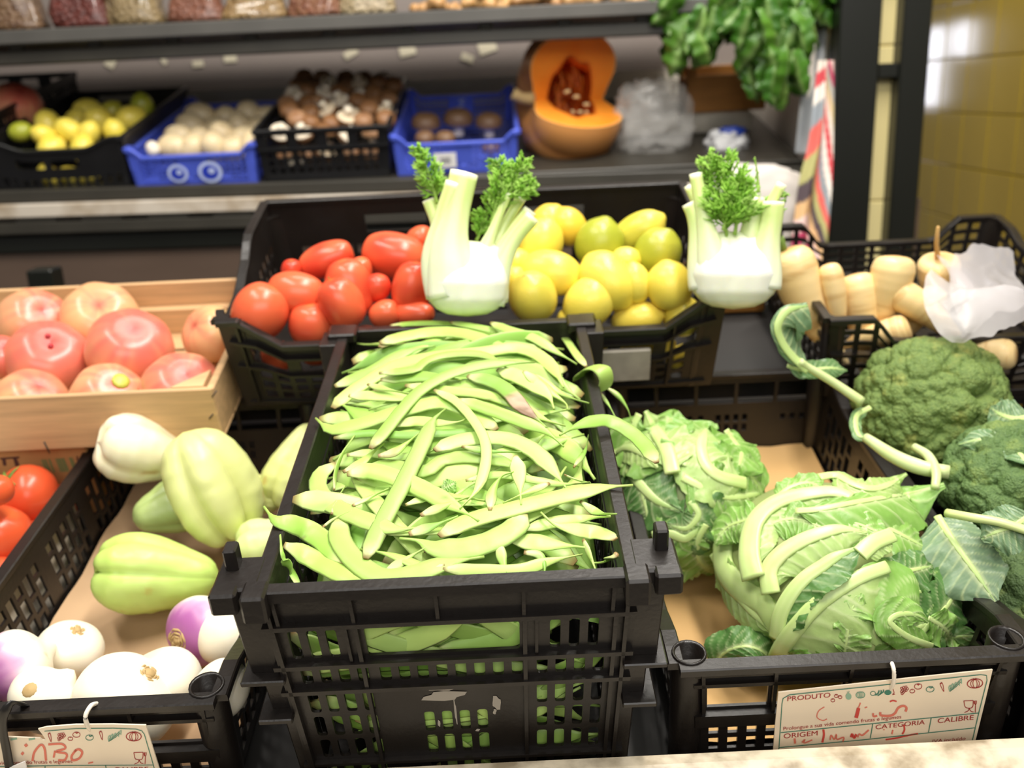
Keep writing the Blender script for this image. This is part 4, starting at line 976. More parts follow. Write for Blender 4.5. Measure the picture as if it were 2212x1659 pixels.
# --- chayotes
def chayote(L, Wd, seed, cols, fold=.13, flat=.86, wr=1.0, prof=None):
    tt = np.array([0, .03, .10, .22, .36, .5, .64, .78, .9, .97, 1.0]); rr = np.array([0, .42, .74, .95, 1.0, .93, .79, .65, .5, .32, 0]) if prof is None else np.array(prof)
    def f(Ph, Tt):
        t = Tt; r = np.interp(t, tt, rr); 
        r = .5 * r + .25 * np.interp(np.clip(t - .02, 0, 1), tt, rr) + .25 * np.interp(np.clip(t + .02, 0, 1), tt, rr); r = np.where((t <= 0) | (t >= 1), 0, r)
        g = np.abs(np.cos(2.5 * (Ph + .22 * np.sin(Ph * 2 + seed)))) ** .55        # five folds, sharp between
        dep = fold * (1.15 - .75 * t) * sstep(.0, .08, t)
        r = r * (1 - dep * (1 - g) * 1.8)
        z = t - .055 * (1 - t) ** 6 * (1 - g) * -1.6 - .05 * np.exp(-(t / .05) ** 2) * -1
        P = np.stack([r * np.cos(Ph) * Wd / 2, r * np.sin(Ph) * Wd / 2 * flat, (z - .5) * L], -1)
        nz = fbm(np.stack([np.cos(Ph) * 2.4, np.sin(Ph) * 2.4, t * 9], -1) + seed * 3, seed, 4) - .5
        P[..., :2] *= (1 + .085 * wr * nz)[..., None]
        return P
    V, Fc, Ph, Tt = blob(f, 64, 44)
    g = np.abs(np.cos(2.5 * (Ph + .22 * np.sin(Ph * 2 + seed)))) ** .55
    c = mixc(cols[0], cols[1], fbm(V * 28, seed)); c = mixc(c, cols[2], (1 - g) ** 2.5 * .75 * (1.1 - Tt * .6))
    c = mixc(c, lin('#bf8a3a'), sstep(.74, .84, fbm(V * 42 + 9, seed + 4)) * .55)
    return mesh('chayote', V, Fc, M_root, True, c)
PALE = [lin('#f3eac2'), lin('#f6f0d4'), lin('#d8c084')]; YG = [lin('#d5dc86'), lin('#dfe3a0'), lin('#b7b966')]; GR = [lin('#bcd86a'), lin('#c6df80'), lin('#93b048')]; DG = [lin('#9fb36a'), lin('#adbd7c'), lin('#7f9450')]
CHY = [(365, 1098, 150, 128, 200, 10, DG, .10, .9, -.610, 'shaded green chayote under the yellow green one'), (640, 1012, 205, 140, 68, 5, YG, .09, .9, -.600, 'pale green chayote leaning on the bean crate at back'),
       (585, 1180, 150, 140, 20, 20, [lin('#d4e38d'), lin('#deeaa6'), lin('#b5c670')], .14, 1.0, -.620, 'pale green chayote tucked against the bean crate, lower'),
       (312, 975, 215, 160, -12, -12, PALE, .10, .95, -.560, 'cream white chayote with bumpy end by the back left corner'), (555, 1070, 90, 100, 90, 0, YG, .12, .9, -.620, 'dark edged chayote peeping behind the yellow green one'),
       (458, 1056, 268, 205, 118, 8, YG, .21, .95, -.575, 'big yellow green chayote with deep folds, resting on others'), (333, 1243, 268, 190, -3, 10, GR, .075, .95, -.615, 'bright green wrinkled chayote lying alone on the paper')]
for k, (px, py, L_, W_, th, tl, cols, fold, flat, zc, lab) in enumerate(CHY):
    p, u = at_plane(A, px, py, (0, 0, zc))
    o = put('chayote', chayote(L_ * u * 1.02, W_ * u, k, cols, fold, flat, 1.3 if k == 6 else .8, None if k != 5 else (0, .40, .66, .86, .98, 1.0, .97, .86, .66, .40, 0)),
            tm(p, basis(px, py, th, tl, {0: 20, 5: 30, 6: 62, 3: 85}.get(k, k * 40))), lab, 'chayote', 'chayotes in the left crate')
# --- turnips
M_scar = mk('brown_root_scar', '#b79a67', .7)
def turnip(d, seed, purple=0.0, squat=.86):
    def f(Ph, Tt):
        th = Tt * PI; r = np.sin(th) ** .8 * d / 2; z = -np.cos(th) * d / 2 * squat
        z = z - .14 * d * np.exp(-(Tt / .06) ** 2) ; r = r * (1 + .02 * np.sin(Ph * 2 + seed))
        P = np.stack([r * np.cos(Ph), r * np.sin(Ph), z], -1)
        return P * (1 + .07 * (fbm(P / d * 2 + seed, seed) - .5))[..., None]
    V, Fc, Ph, Tt = blob(f, 40, 28)
    c = mixc(lin('#f0e6cc'), lin('#f6efdd'), fbm(V * 25, seed))
    c = mixc(c, lin('#cdb68a'), sstep(.72, .84, fbm(V * np.array([60, 60, 110]) + 4, seed + 2)) * .6)
    if purple:
        s = fbm(np.stack([np.cos(Ph) * 4, np.sin(Ph) * 4, Tt * 2], -1), seed + 5)
        t = Tt + (s - .5) * .35
        c = mixc(c, lin('#d3a0c4'), sstep(.42, .60, t) * purple); c = mixc(c, lin('#a65c9c'), sstep(.55, .78, t) * purple)
        c = mixc(c, lin('#b9a073'), sstep(.955, .97, Tt) * .9)
    else: c = mixc(c, lin('#e8d3a8'), sstep(.86, 1, Tt) * .5)
    return mesh('turnip', V, Fc, M_root, True, c)
def crown(o, d, squat=.86, big=False):
    m = MB()
    for k in range(3 if big else 2):
        a = np.arange(18) / 18 * 2 * PI; R_ = d * (.16 - .045 * k) * (1 if big else .6)
        C = np.stack([R_ * np.cos(a), R_ * np.sin(a), d * squat * (.475 + .012 * k) + .0012 * np.sin(a * 5 + k)], 1); C = np.vstack([C, C[:1]])
        m.add(*sweep(C, (0, 0, 1), .0012, .0016, 5))
    m.add(*ell(.008, d * .14, nu=10, nv=6)[:2] if False else (ell(.006, d * .13, 1, nu=10, nv=6)[0] + np.array([0, 0, d * squat * .49]), ell(.006, d * .13, 1, nu=10, nv=6)[1]))
    part('crown_scar', m.mesh('crown_scar', M_scar), o, None, 'brown ringed leaf scar')
TUR = [(432, 1362, 150, .95, 205, 35, -.628, 'purple turnip tilted against the bean crate'), (500, 1372, 150, 0, 100, 0, -.628, 'white turnip squeezed beside the purple one at the bean crate'),
       (150, 1405, 138, 0, 75, 40, -.625, 'small white turnip with speckled top behind the others'), (348, 1478, 168, 0, 120, 20, -.618, 'white turnip half behind the biggest one'),
       (477, 1490, 130, 0, 150, 30, -.600, 'white turnip beside the open corner tube'), (36, 1440, 158, .85, 215, 10, -.600, 'turnip with purple shoulder cut by the left edge'),
       (95, 1512, 150, 0, 230, -10, -.602, 'white turnip showing its root scar at front left'), (272, 1515, 262, 0, 55, 35, -.608, 'largest white turnip at the front of the crate')]
for k, (px, py, d, pu, th, tl, zc, lab) in enumerate(TUR):
    p, u = at_plane(A, px, py, (0, 0, zc))
    D = d * u * 1.02
    if D > .088: D = .088 if d > 200 else D
    o = put('turnip', turnip(D, k, pu, .8), tm(p, basis(px, py, th, tl, k * 25)), lab, 'turnip', 'turnips in the left crate')
    if k in (0, 5, 7, 2): crown(o, D, .8, k == 0)
    if k == 6:
        o_s = part('root_scar', mesh('scar', *ell(.007, .016, 1, nu=12, nv=6)[:2], M_scar), o, basis(px, py, 0).to_3x3().to_4x4().inverted() @ T(0, 0, 0), 'brown root scar')
        R_ = o.matrix_world.to_3x3().inverted() @ Vector((nrm(-ray(60, 1504)) * .8 + np.array([-.35, 0, .35])).tolist()); R_.normalize()
        o_s.matrix_basis = Matrix.Translation(R_ * D * .44) @ R_.to_track_quat('Z', 'Y').to_matrix().to_4x4()
# --- parsnips
def parsnip(L, Wd, seed, bend=.05):
    n = 44; t = np.linspace(0, 1, n) ** 1.25
    C = np.stack([bend * L * np.sin(t * PI), .03 * L * np.sin(t * 5 + seed), (.5 - t) * L], 1)
    r = Wd / 2 * np.interp(t, [0, .006, .02, .05, .09, .15, .3, .55, .8, .95, 1], [.12, .42, .66, .85, .95, 1, .94, .72, .42, .18, .05])
    r = r * (1 + .005 * np.sin(t * 70 + seed))
    V, Fc = sweep(C, (0, 1, 0.01), r, r * .95, 18)
    c = mixc(lin('#eccb8c'), lin('#f2d8a2'), fbm(V * 30, seed)); tt = np.repeat(t, 18)
    rings = fbm(np.stack([V[:, 0] * 6, V[:, 1] * 6, V[:, 2] * 230], -1), seed + 1, 2)
    c = mixc(c, lin('#c99a58'), sstep(.62, .8, rings) * .55); c = mixc(c, lin('#b98a4c'), sstep(.02, 0, tt) * .8)
    return mesh('parsnip', V, Fc, M_root, True, c)
PAR = [(1800, 672, 210, 52, 97, 12, 'slender parsnip second from the left'), (1975, 700, 190, 60, 60, 20, 'parsnip lying diagonally with pale tip, middle right'), (1762, 668, 290, 105, 118, 10, 'thick parsnip with a green stem bud at the left'),
       (1852, 700, 220, 84, 95, 12, 'broad straight parsnip standing third from the left'), (1915, 655, 210, 94, 84, 12, 'tall parsnip with domed head in the middle'), (2035, 625, 150, 92, 100, 25, 'parsnip with long dry stalk half in the plastic bag'),
       (2010, 690, 200, 70, 140, 10, 'parsnip lying crosswise low at the front'), (1890, 730, 150, 70, 20, 10, 'parsnip lying along the front lattice'), (2090, 770, 190, 70, 5, 5, 'parsnip seen through the right part of the front lattice')]
for k, (px, py, L_, W_, th, tl, lab) in enumerate(PAR):
    p, u = at_plane(B, px, py, (0, 1.06, -.560) if py < 700 else (0, 1.045, -.59), (0, -.25, 1))
    o = put('parsnip', parsnip(L_ * u, W_ * u, k, .05 if k % 2 else -.04), tm(p, basis(px, py, th, tl, k * 60)), lab, 'parsnip', 'parsnips in the raised corner crate')
    if k == 2:
        m = MB()
        for j in range(4): m.add(*tube([(0, 0, L_ * u * .49), (.004 * math.cos(j * 2), .004 * math.sin(j * 2), L_ * u * .49 + .008), (.011 * math.cos(j * 2), .011 * math.sin(j * 2), L_ * u * .49 + .018)], [.0035, .003, .001], 6))
        part('stem_bud', m.mesh('stem_bud', M_calyx), o, None, 'small green leaf bud')
    if k == 5: part('dry_stalk', mesh('dry_stalk', *tube([(0, 0, L_ * u * .48), (-.010, .004, L_ * u * .5 + .025), (-.022, .006, L_ * u * .5 + .05)], [.0035, .003, .0018], 6), mk('dry_tan_stalk', '#cfa565', .7)), o)
# ------------------------------------------------------------------ the shelf behind
SB = -0.5990                                          # tray surface in the shelf's own plane
def far_crate(x0, x1, H, L, label, mat, kind, y0=2.038):
    W = x1 - x0; xx = np.arange(-W / 2 + .025, W / 2 - .015, .0125 if kind == 'blue' else .021)
    if kind == 'blue':
        g = [(x - .0048, x + .0048, z, z + .0096) for x in xx for z in np.arange(.012, H - .012, .0125) if abs(x) > .028 or z > H - .03]
        gs = [(x - .0048, x + .0048, z, z + .0096) for x in np.arange(-L / 2 + .03, L / 2 - .02, .0125) for z in np.arange(.012, H - .012, .0125)]
        f = lambda x: .020 * sstep(W / 2 - .012, W / 2 - .034, np.abs(x)); fs = lambda x: .012 * sstep(L / 2 - .02, L / 2 - .06, np.abs(x))
        sp = dict(front=dict(holes=g, topf=f), back=dict(holes=g, topf=f), side=dict(holes=gs, topf=fs)); crn = 'round'
    elif kind == 'window':
        g = [(x - .022, x + .022, .012, .036) for x in np.linspace(-W / 2 + .045, W / 2 - .045, 4)] + [(x - .0065, x + .0065, z, z + .011) for x in xx for z in (.050, .067, .084)]
        gs = [(x - .007, x + .007, z, z + .012) for x in np.arange(-L / 2 + .03, L / 2 - .02, .021) for z in (.02, .045, .067, .088)]
        sp = dict(front=dict(holes=g, ribs=[(-W / 2, W / 2, -.006, 0, .040, .044)]), back=dict(holes=g), side=dict(holes=gs)); crn = 'round'
    else:
        g = [(x - .030, x + .030, .030, .052) for x in (-.06, .015)] + [(x - .0065, x + .0065, z, z + .020) for x in xx for z in (.080,)]
        gb = [(-.01, .08, .012, .026)] + [(x - .006, x + .006, .035, .046) for x in (.09, .105, .12)]
        gs = [(x - .007, x + .007, z, z + .012) for x in np.arange(-L / 2 + .03, L / 2 - .02, .021) for z in (.045, .067, .088)]
        f = lambda x: .022 * sstep(W / 2 - .02, W / 2 - .09, np.abs(x))
        sp = dict(front=dict(holes=g, topf=f), back=dict(holes=gb), side=dict(holes=gs)); crn = 'round'
    M = S.mat(((x0 + x1) / 2, y0 + L / 2, SB + H + .0005))
    return crate(M, W, L, H, .006, sp, label, crn, mat, th=.003, tube_r=.012, rimw=.007)
cr_l = far_crate(-1.105, -.805, .115, .50, 'black crate of lemons at the left end of the back shelf', M_blk2, 'dip')
cr_p = far_crate(-.805, -.528, .088, .50, 'blue mesh crate of pale round potatoes on the back shelf', M_blue, 'blue')
cr_m = far_crate(-.525, -.238, .112, .50, 'black crate full of brown mushrooms on the back shelf', M_blk2, 'window')
cr_b = far_crate(-.233, .038, .088, .47, 'blue mesh crate with three large portobello mushrooms', M_blue, 'blue')
cr_x = far_crate(-1.44, -1.115, .150, .50, 'tall black crate at the far left of the back shelf', M_blk2, 'window', 2.12)
# prints and stickers on the blue crates
M_pale = mk('pale_blue_print', '#b9c6ee', .5); M_dblue = mk('deep_blue_print', '#1f37b4', .5); M_stk = mk('white_sticker', '#e6e4e2', .5)
def disc(cx, cz, rx, rz, y, n=20): 
    a = np.arange(n) / n * 2 * PI
    return np.stack([cx + rx * np.cos(a), np.full(n, y), cz + rz * np.sin(a)], 1), [tuple(range(n))]
def on_crate(c, L, H): return T(0, -L / 2, H)
def deco(c, name, V, Fc, mat, L, H, label=None): return part(name, mesh(name, V, Fc, mat, False), c, T(0, -L / 2 - .0015, H), label)
for cx_, rr in ((-.035, .022), (.035, .026)):
    deco(cr_p, 'round_emblem', *disc(cx_, -.058, rr, rr * .9, -.001), M_pale, .50, .088, 'pale round print'); deco(cr_p, 'emblem_ring', *disc(cx_, -.058, rr * .7, rr * .62, -.002), M_dblue, .50, .088)
    deco(cr_p, 'emblem_mark', *disc(cx_ + .004, -.055, rr * .28, rr * .25, -.003), M_pale, .50, .088)
m = MB().add(*box(-.048, .0, -.0042, -.0032, -.072, -.040)); deco(cr_b, 'sticker', np.concatenate(m.V), m.F, M_stk, .47, .088, 'white sticker with dark code')
m = MB()
for k in range(9): m.add(*box(-.034 + k * .0025, -.0328 + k * .0025, -.0048, -.0044, -.063, -.049))
deco(cr_b, 'sticker_code', np.concatenate(m.V), m.F, mk('grey_print', '#5a5a5c', .6), .47, .088)
m = MB().add(*box(-.033, .033, .4555, .4585, -.060, -.018)); deco(cr_b, 'name_plate', np.concatenate(m.V), m.F, M_blue, .47, .088)
V, Fc = tube([(.012, .4545, -.028), (-.006, .4545, -.031), (.008, .4545, -.040), (-.010, .4545, -.048)], .0022, 5, 14); deco(cr_b, 'plate_mark', V, Fc, M_pale, .47, .088)
def shelf_at(px, py, y): return at_plane(S, px, py, (0, y - .037, 0), (0, 1, 0))
FL = [(190, 240, 60, 2.36, .05, 'lemon at the back centre of the far crate'), (240, 243, 52, 2.38, .5, 'greenish lemon behind the others on the far shelf'), (308, 231, 56, 2.36, 1.0, 'green lime at the right end of the far lemon crate'),
      (218, 262, 66, 2.28, .1, 'lemon on top in the middle of the far crate'), (285, 256, 62, 2.28, .15, 'lemon below the lime in the far crate'), (165, 262, 54, 2.31, .0, 'dull orange lemon in the far crate'), (104, 270, 62, 2.25, .05, 'lemon at the left of the far crate'),
      (150, 282, 58, 2.18, .0, 'lemon at the front centre of the far crate'), (45, 285, 48, 2.17, .8, 'green tipped lemon in the front left of the far crate'), (192, 288, 52, 2.17, .0, 'front lemon right of centre in the far crate'), (250, 287, 56, 2.19, .1, 'lemon at the front right of the far crate'), (95, 292, 50, 2.16, .0, 'small front lemon on the far shelf'),
      (112, 320, 58, 2.14, .0, 'lemon seen through the left opening of the far crate'), (178, 320, 56, 2.14, .0, 'lemon seen through the right opening of the far crate'), (105, 378, 48, 2.14, .3, 'lemon low behind the far crate lattice, left'), (152, 380, 48, 2.15, .3, 'lemon low behind the far crate lattice, middle'), (190, 378, 48, 2.14, .35, 'lemon low behind the far crate lattice, right')]
for k, (px, py, d, y, g, lab) in enumerate(FL):
    p, u = shelf_at(px, py, y); put('lemon' if k != 2 else 'lime', lemon(d * u * 1.05, d * u * .88, k + 30, g), tm(p, basis(px, py, k * 47, 15)), lab, 'lemon' if k != 2 else 'lime', 'lemons on the back shelf')
p, u = shelf_at(38, 228, 2.34); put('ribbed_tomato', beef(105 * u, 40, .5, .8), tm(p, basis(38, 228, 70, 35)), 'orange green ribbed tomato at the far left of the back shelf', 'tomato')
def spud(d, seed):
    V, Fc, Ph, Tt = ell(d * 1.12, d * .94, .9, 0, 0, seed, nu=22, nv=16, lump=.06)
    c = mixc(lin('#d8c197'), lin('#e6d4ae'), fbm(V * 40, seed)); c = mixc(c, lin('#b79a6c'), sstep(.66, .8, fbm(V * 70, seed + 1)) * .6)
    return mesh('potato', V, Fc, M_root, True, c)
PO = [(0, [(432, 250), (486, 262), (540, 250), (578, 256)], 2.40), (1, [(412, 272), (466, 285), (520, 275), (562, 280)], 2.32), (2, [(388, 297), (428, 305), (482, 294), (530, 300)], 2.23), (3, [(374, 318), (415, 322), (462, 318), (508, 322), (545, 312)], 2.15)]
for row, pts, y in PO:
    for k, (px, py) in enumerate(pts):
        p, u = shelf_at(px, py, y); put('potato', spud(60 * u, row * 7 + k), tm(p, basis(px, py, k * 61, 20)), f'pale round potato, {ORD[k]} from left in the {("rear", "third", "second", "front")[row]} row of the blue crate', 'potato', 'potatoes in the blue crate')
p, u = shelf_at(330, 322, 2.13); put('paper_scrap', mesh('scrap', *ell(.03, .036, .8, 5, .12, 2, nu=14, nv=10)[:2], M_white), tm(p, basis(330, 322, 20)), 'crumpled white paper scrap in the corner of the blue potato crate', 'paper')
M_cap = mk('mushroom_skin', attr=True, rough=.5, sss=.1, bump=.1, bscale=80)
def mushroom(d, seed, caps, stem=True):
    V, Fc, Ph, Tt = ell(d * .72, d, .62, 0, 0, seed, nu=22, nv=16, lump=.03)
    V[:, 2] = np.where(V[:, 2] < -.06 * d, -.06 * d + (V[:, 2] + .06 * d) * .25, V[:, 2])
    c = mixc(caps[0], caps[1], fbm(V * 60, seed)); c = mixc(c, caps[2], sstep(-.02, -.09, V[:, 2] / d))
    st = MB().add(*tube([(0, 0, -.05 * d), (.01 * d, 0, -.3 * d), (.03 * d, 0, -.52 * d)], [.20 * d, .17 * d, .21 * d], 12, 6), lin('#efe2cc'))
    return mesh('mushroom', V, Fc, M_cap, True, c), st.mesh('stem', M_cap)
BR = [lin('#7d5434'), lin('#9c7048'), lin('#e0cdb0')]
mus = [mushroom(.046, s, BR if s % 3 else [lin('#94694a'), lin('#ad8560'), lin('#e8dac4')]) for s in range(5)]
MR = [(170, 2.50, 660, 830, 5), (184, 2.44, 640, 848, 7), (203, 2.38, 632, 846, 7), (222, 2.31, 622, 842, 7), (242, 2.24, 628, 836, 6), (260, 2.17, 640, 828, 6), (290, 2.125, 610, 800, 5), (330, 2.13, 620, 800, 5)]
rn = ('topmost', 'second', 'third', 'fourth', 'fifth', 'front', 'window', 'lattice'); r3 = np.random.default_rng(2)
for row, (yy, y, x0, x1, n) in enumerate(MR):
    for k in range(n):
        px = x0 + (x1 - x0) * k / (n - 1) + r3.uniform(-6, 6); py = yy + r3.uniform(-7, 7)
        p, u = shelf_at(px, py, y); flip = r3.random() < .28; i = int(r3.integers(5))
        R = basis(px, py, r3.uniform(60, 120) if not flip else r3.uniform(230, 310), r3.uniform(10, 50) if not flip else -r3.uniform(30, 60), r3.uniform(0, 360))
        o = put('brown_mushroom', mus[i][0], tm(p, R), f'brown mushroom {"showing its white foot" if flip else "with rounded cap"}, {ORD[k]} from left in the {rn[row]} row of the crate', 'mushroom', 'brown mushrooms on the back shelf')
        part('stem', mus[i][1], o)
por = mushroom(.080, 9, [lin('#664932'), lin('#7d5f43'), lin('#a88a6c')])
for k, (px, py, d, y, lab) in enumerate([(920, 268, 1, 2.28, 'left portobello in the blue crate'), (990, 259, 1.03, 2.30, 'middle portobello, the highest in the blue crate'), (1056, 266, .92, 2.28, 'right portobello in the blue crate'), (918, 300, .8, 2.14, 'portobello low at the front left of the blue crate'), (962, 300, .8, 2.13, 'portobello low behind the sticker of the blue crate'), (1060, 322, .8, 2.13, 'portobello low behind the right front of the blue crate')]):
    p, u = shelf_at(px, py, y); o = put('portobello_mushroom', por[0], tm(p, basis(px, py, 90, 18, k * 70) @ Matrix.Scale(d * (.86 if k < 3 else .7), 4)), lab, 'mushroom', 'portobello mushrooms'); part('stem', por[1], o)

# --- the cut pumpkin, its axis lying across, a quarter taken out
def pumpkin():
    a_, b_ = .118, .156
    M_rind = mk('pumpkin_rind', attr=True, rough=.35, bump=.1, bscale=40); M_flesh = mk('pumpkin_flesh', attr=True, rough=.45, sss=.3, sssr=.01, bump=.1, bscale=110)
    p0, u = shelf_at(1228, 214, 2.26)
    er, ef = nrm(RT), nrm(ray(1228, 214)); fw = nrm(-ef + np.array([0, 0, -.40])); ax = nrm(er * .95 + ef * .30); fw = nrm(fw - ax * (fw @ ax)); bk = -fw; upv = np.cross(ax, bk)
    R = Matrix(((ax[0], bk[0], upv[0], 0), (ax[1], bk[1], upv[1], 0), (ax[2], bk[2], upv[2], 0), (0, 0, 0, 1)))
    root = empty('cut_pumpkin', tm(p0, R), 'large ribbed pumpkin with a quarter cut out showing orange flesh and seeds', 'pumpkin')
    def prof(t, phi):
        th = t * PI; r = b_ * np.sin(th) ** .72 * (1 + .045 * np.abs(np.cos(phi * 5 + .3)) - .03); x = -np.cos(th) * a_ * (1 - .28 * np.exp(-((r / (b_ * .42)) ** 2)))
        return x, r
    nph, nt = 90, 30; ph = np.linspace(PI / 2, 2 * PI, nph); t = np.linspace(0, 1, nt); PH, TT = np.meshgrid(ph, t, indexing='ij'); x, r = prof(TT, PH)
    V = np.stack([x, -r * np.sin(PH), r * np.cos(PH)], -1).reshape(-1, 3); c = mixc(lin('#cf8a48'), lin('#dd9d5c'), fbm(V * 14, 1)); c = mixc(c, lin('#b86f38'), (1 - np.abs(np.cos(PH.ravel() * 5 + .3))) ** 3 * .6)
    part('rind', mesh('rind', V, quads(nph, nt), M_rind, True, c), root, None, 'ribbed tan orange rind')
    def cav(t): th = t * PI; return -np.cos(th) * .052, .094 * np.sin(th) ** .8
    ns = 14; s = np.linspace(0, 1, ns)
    for phi, nme in ((0.0, 'upright cut face'), (PI / 2, 'level cut face')):
        xo, ro = prof(t, np.full(nt, phi)); xi, ri = cav(t); ri = ri * (1 + .08 * np.sin(t * 19))
        X = xi[None] * (1 - s[:, None]) + xo[None] * s[:, None]; Rr = ri[None] * (1 - s[:, None]) + ro[None] * s[:, None]
        V = np.stack([X, -Rr * math.sin(phi), Rr * math.cos(phi)], -1).reshape(-1, 3); sv = np.repeat(s, nt)
        c = mixc(lin('#f08a1e'), lin('#f6a03a'), fbm(V * 30, 2)); c = mixc(c, lin('#d8641a'), sstep(.12, 0, sv)); c = mixc(c, lin('#e9c07a'), sstep(.965, 1, sv))
        part('cut_face', mesh('cut_face', V, quads(ns, nt), M_flesh, True, c), root, None, nme)
    nc = 60; ph = np.linspace(PI / 2 - .02, 2 * PI + .02, nc); PH, TT = np.meshgrid(ph, t, indexing='ij'); x, r = cav(TT); r = r * (1 + .08 * np.sin(TT * 19)); r = r * (.80 + .35 * (fbm(np.stack([np.cos(PH) * 3, np.sin(PH) * 3, TT * 14], -1), 5) - .3) * (np.minimum(PH - PI / 2, 2 * PI - PH) > .05) + .2 * (np.minimum(PH - PI / 2, 2 * PI - PH) <= .05))
    V = np.stack([x, -r * np.sin(PH), r * np.cos(PH)], -1).reshape(-1, 3); c = mixc(lin('#b8430f'), lin('#dd6a1a'), fbm(V * np.array([160, 50, 50]), 6)); c = mixc(c, lin('#7d2a0b'), sstep(.55, .75, fbm(V * 70, 9)) * .7)
    part('seed_cavity', mesh('seed_cavity', V, quads(nc, nt), M_flesh, True, c), root, None, 'stringy red orange cavity')
    m = MB(); r4 = np.random.default_rng(4)
    for k in range(90):
        t_ = r4.uniform(.2, .8); xi, ri = cav(t_); phs = r4.uniform(1.55, 6.4); q = ri * r4.uniform(.35, .85)
        C = np.array([[xi * .7 + dx, -(q - dq) * math.sin(phs + d_), (q - dq) * math.cos(phs + d_)] for dx, dq, d_ in ((0, 0, 0), (.004, .02, .15), (-.003, .036, .35))]); m.add(*tube(C, [.002, .0016, .0008], 4, 6), mixc(lin('#c9551a'), lin('#e27d28'), np.array(r4.random())))
    part('fibres', m.mesh('fibres', M_flesh), root, None, None, 'stuff')
    M_seed = mk('pumpkin_seed', '#e3c48e', .5); sm = mesh('seed', *ell(.016, .009, .9, nu=10, nv=8)[:2], M_seed)
    for (x, f, z_) in ((-.03, .045, -.012), (-.008, .06, -.006), (.014, .05, -.010), (.03, .04, .004), (.004, .035, .02), (-.018, .03, .03), (.022, .066, -.004)):
        part('seed', sm, root, T(x, -f, z_) @ RX(.7 + x * 20) @ RY(f * 40))
    part('stalk', mesh('stalk', *tube([(-a_ * .74, 0, -.0), (-a_ * .95, -.002, .003), (-a_ * 1.14, .004, .012)], [.016, .012, .014], 10, 6), mk('dry_pumpkin_stalk', '#b59a6a', .8)), root)
pumpkin()
# --- right end of the shelf: clear bag, pale tray, small wooden box, crumpled bag
M_clear = mk('clear_plastic_film', '#e8e6e2', .18, alpha=.30, spec=.8)
M_white2 = mk('white_plastic_film', '#efeff0', .35, trans=.35)
def crumple(sx, sy, sz, seed, amp=.3, nu=40, nv=30, fr=5):
    def f(Ph, Tt):
        th = Tt * PI; P = np.stack([np.sin(th) ** .6 * np.cos(Ph) * sx, np.sin(th) ** .6 * np.sin(Ph) * sy, -np.cos(th) * sz], -1)
        d = np.stack([np.cos(Ph) * np.sin(th), np.sin(Ph) * np.sin(th), np.cos(th)], -1)
        n = 1 - np.abs(2 * fbm(d * fr * .5 + seed, seed, 3) - 1) * 2
        return P * (1 + amp * (n - .5))[..., None]
    return blob(f, nu, nv)[:2]
p = S.y(1410, 300, 2.38); put('plastic_tray', mesh('tray', *box(-.15, .15, -.12, .10, -.05, S.y(1568, 242, 2.29)[2] - SB - .0525, .004), mk('grey_white_tray', '#b9b2a5', .5, namt=.2)), S.mat((p[0] + .07, 2.39, SB + .051)), 'pale grey tray behind the pumpkin supporting the brown box', 'tray')
p, u = shelf_at(1410, 262, 2.22); put('plastic_bag', mesh('bag', *crumple(.085, .05, .085, 3, .35), M_clear), tm(p, Matrix()), 'clear crumpled plastic bag right of the pumpkin', 'bag')
p = S.y(1568, 205, 2.30); bxr = empty('wooden_box', S.mat((p[0], 2.34, S.y(1568, 240, 2.29)[2])), 'small brown wooden box with raised corners right of the pumpkin', 'box')
M_bw = mk('brown_box_wood', '#b07838', .6, namt=.3, nscale=12, stretch=(1, 5, 8))
for nme, bb in (('front_board', (-.094, .094, -.05, -.042, 0, .085)), ('back_board', (-.094, .094, .06, .068, 0, .085)), ('end_board', (-.094, -.086, -.042, .06, 0, .07)), ('end_board', (.086, .094, -.042, .06, 0, .07)),
                ('corner_tab', (-.094, -.072, -.042, -.02, .05, .102)), ('corner_tab', (.072, .094, -.042, -.02, .05, .102)), ('base_board', (-.09, .09, -.042, .06, 0, .005))):
    part(nme, mesh(nme, *box(*bb, .001), M_bw, False), bxr)
p, u = shelf_at(1568, 318, 2.20); o = put('crumpled_bag', mesh('bag', *crumple(.046, .04, .036, 8, .5), M_white2), tm(p, Matrix()), 'crumpled white bag with a blue top below the brown box', 'bag')
p2, u = shelf_at(1580, 285, 2.20); part('blue_wrap', mesh('wrap', *crumple(.03, .025, .012, 4, .4, 20, 14), mk('blue_wrap', '#23409c', .4)), o, o.matrix_world.inverted() @ tm(p2, Matrix()), 'dark blue wrapper')
# white sack slumped before the shelf
p = W0.dep(1610, 545, 1.99); put('white_sack', mesh('sack', *crumple(.135, .05, .185, 11, .10, 60, 40, 3), mk('white_woven_sack', '#cfc8c2', .6, namt=.06)), MC @ T(p[0], p[1], p[2]) @ RY(.06), 'white sack slumped behind the right fennel', 'sack')
